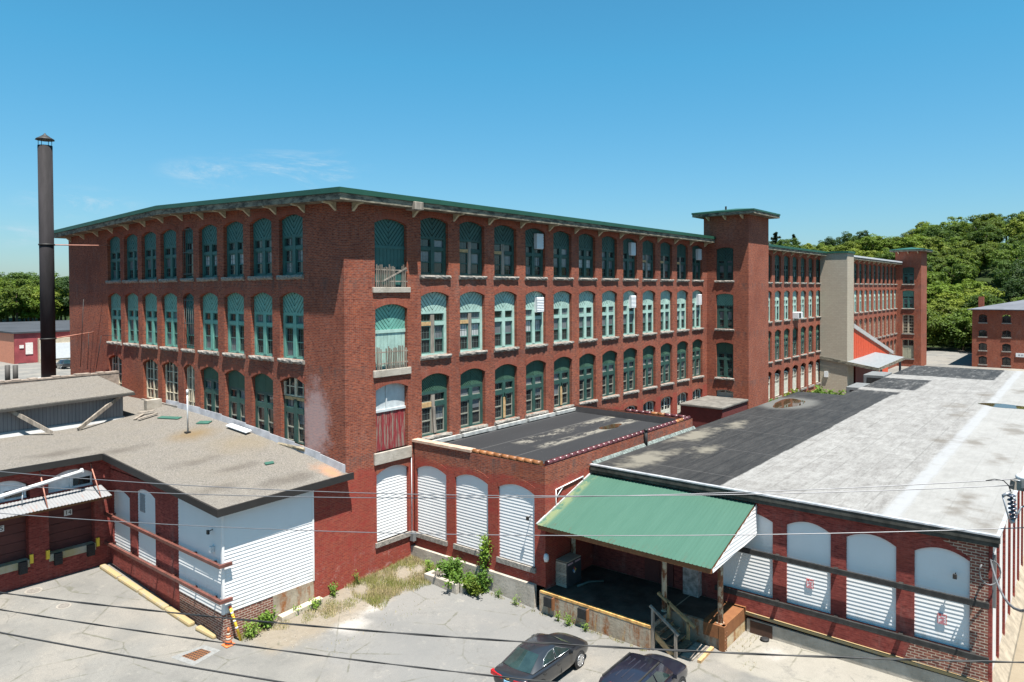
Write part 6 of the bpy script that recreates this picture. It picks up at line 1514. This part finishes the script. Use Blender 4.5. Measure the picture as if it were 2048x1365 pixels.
for k, (px_, d_) in enumerate([(-10, 232), (0, 214), (14, 240), (26, 220), (34, 205), (44, 246), (52, 218), (60, 236), (68, 208), (78, 226), (88, 244), (98, 212), (106, 232), (114, 216), (122, 242), (130, 222), (140, 236), (150, 214), (158, 230)]):
    dx, dy = .7748 + .6321 * (px_ * 1.0 - 1024) / 1431.3, .6321 - .7748 * (px_ * 1.0 - 1024) / 1431.3
    put_tree(protos[(0, 2, 4, 1, 3)[k % 5]], cam[0] + dx * d_, cam[1] + dy * d_, rt.uniform(.9, 1.15), ('deep green', 'olive')[k % 5 in (1, 4)] + ' broadleaf tree in the belt behind the distant maroon warehouse', ('deep green', 'olive')[k % 5 in (1, 4)] + ' trees behind the maroon warehouse')

# ------------------------------------------------------------------ light, sky, camera
w = bpy.data.worlds.new('World'); S.world = w; w.use_nodes = True
nt = w.node_tree; bg = nt.nodes['Background']; bg.inputs[1].default_value = SKY = .05
sky = nt.nodes.new('ShaderNodeTexSky'); sky.sky_type = 'NISHITA'; sky.sun_disc = False
sdir = Vector((1, 1.95, -6.4)).normalized()
EL = math.asin(-sdir.z); AZ = math.atan2(-sdir.x, -sdir.y)
sky.sun_elevation = EL; sky.sun_rotation = AZ; sky.altitude = 50; sky.air_density = 1.0; sky.dust_density = .6; sky.ozone_density = 3.0
tc = nt.nodes.new('ShaderNodeTexCoord'); nz = nt.nodes.new('ShaderNodeTexNoise')
mp = nt.nodes.new('ShaderNodeMapping'); mp.inputs['Scale'].default_value = (2.2, 2.2, 9)
nt.links.new(tc.outputs['Generated'], mp.inputs[0]); nt.links.new(mp.outputs[0], nz.inputs['Vector']); nz.inputs['Scale'].default_value = 3.2; nz.inputs['Detail'].default_value = 8; nz.inputs['Roughness'].default_value = .72; nz.inputs['Distortion'].default_value = .6
def wisp(d, r):
    v = nt.nodes.new('ShaderNodeVectorMath'); v.operation = 'SUBTRACT'; nt.links.new(tc.outputs['Generated'], v.inputs[0]); v.inputs[1].default_value = d
    v2 = nt.nodes.new('ShaderNodeVectorMath'); v2.operation = 'MULTIPLY'; nt.links.new(v.outputs[0], v2.inputs[0]); v2.inputs[1].default_value = (1, 1, 3.2)
    ln = nt.nodes.new('ShaderNodeVectorMath'); ln.operation = 'LENGTH'; nt.links.new(v2.outputs[0], ln.inputs[0])
    mr = nt.nodes.new('ShaderNodeMapRange'); mr.interpolation_type = 'SMOOTHSTEP'; nt.links.new(ln.outputs[1], mr.inputs[0]); mr.inputs[1].default_value = r; mr.inputs[2].default_value = r * .15; mr.inputs[3].default_value = 0; mr.inputs[4].default_value = 1
    return mr.outputs[0]
fx = Vector((.7748, .6321, -.016)); rx = Vector((.6321, -.7748, 0))
def skydir(px, py): return (fx + rx * ((px - 1024) / 1431.3) + Vector((0, 0, 1)) * ((604 - py) / 1431.3)).normalized()
acc = None
for px_, py_, r_ in ((600, 345, .13), (430, 345, .08), (170, 405, .08), (20, 465, .06), (660, 355, .07)):
    o = wisp(skydir(px_, py_), r_)
    if acc is None: acc = o
    else:
        mx = nt.nodes.new('ShaderNodeMath'); mx.operation = 'MAXIMUM'; nt.links.new(acc, mx.inputs[0]); nt.links.new(o, mx.inputs[1]); acc = mx.outputs[0]
mr = nt.nodes.new('ShaderNodeMapRange'); mr.interpolation_type = 'SMOOTHSTEP'; nt.links.new(nz.outputs[0], mr.inputs[0]); mr.inputs[1].default_value = .44; mr.inputs[2].default_value = .72; mr.inputs[4].default_value = .85
mu = nt.nodes.new('ShaderNodeMath'); mu.operation = 'MULTIPLY'; nt.links.new(acc, mu.inputs[0]); nt.links.new(mr.outputs[0], mu.inputs[1])
tint = nt.nodes.new('ShaderNodeMix'); tint.data_type = 'RGBA'; tint.blend_type = 'MULTIPLY'; tint.inputs[0].default_value = 1
nt.links.new(sky.outputs[0], tint.inputs[6])
sxyz = nt.nodes.new('ShaderNodeSeparateXYZ'); nt.links.new(tc.outputs['Generated'], sxyz.inputs[0])
hz = nt.nodes.new('ShaderNodeMapRange'); nt.links.new(sxyz.outputs[2], hz.inputs[0]); hz.inputs[1].default_value = .0; hz.inputs[2].default_value = .30
ht = nt.nodes.new('ShaderNodeMix'); ht.data_type = 'RGBA'; nt.links.new(hz.outputs[0], ht.inputs[0]); ht.inputs[6].default_value = (.72, .86, .98, 1); ht.inputs[7].default_value = (.47, 1.25, 1.30, 1)
nt.links.new(ht.outputs[2], tint.inputs[7])
cm = nt.nodes.new('ShaderNodeMix'); cm.data_type = 'RGBA'; nt.links.new(mu.outputs[0], cm.inputs[0]); nt.links.new(tint.outputs[2], cm.inputs[6]); cm.inputs[7].default_value = (4.6, 5.9, 6.8, 1)
nt.links.new(cm.outputs[2], bg.inputs[0])
sun = bpy.data.lights.new('sun', 'SUN'); sun.energy = 5.0; sun.angle = R(.5); sun.color = (1, .955, .88)
so = bpy.data.objects.new('sun', sun); COL.objects.link(so); so.rotation_euler = sdir.to_track_quat('-Z', 'Y').to_euler(); so.location = (0, 0, 60)
cd = bpy.data.cameras.new('camera'); co = bpy.data.objects.new('camera', cd); COL.objects.link(co); S.camera = co
F, YAW, PIT, ROL, V0 = 1431.3, R(39.208), R(-.936), R(-.304), 604.20
cd.sensor_width = 36; cd.sensor_fit = 'HORIZONTAL'; cd.lens = 36 * F / 2048; cd.shift_y = -(682.5 - V0) / 2048; cd.clip_start = .1; cd.clip_end = 9000
fd = Vector((math.cos(PIT) * math.cos(YAW), math.cos(PIT) * math.sin(YAW), math.sin(PIT))); rt_ = Vector((math.sin(YAW), -math.cos(YAW), 0)); up = rt_.cross(fd)
r2 = rt_ * math.cos(ROL) + up * math.sin(ROL); u2 = -rt_ * math.sin(ROL) + up * math.cos(ROL)
co.matrix_world = Matrix(((r2.x, u2.x, -fd.x, -20.712), (r2.y, u2.y, -fd.y, -26.891), (r2.z, u2.z, -fd.z, 13.693), (0, 0, 0, 1)))
S.view_settings.view_transform = 'Standard'; S.view_settings.look = 'None'; S.view_settings.gamma = 1; S.view_settings.exposure = 1.35
S.cycles.max_bounces = 6; S.cycles.transparent_max_bounces = 4; S.cycles.use_denoising = True
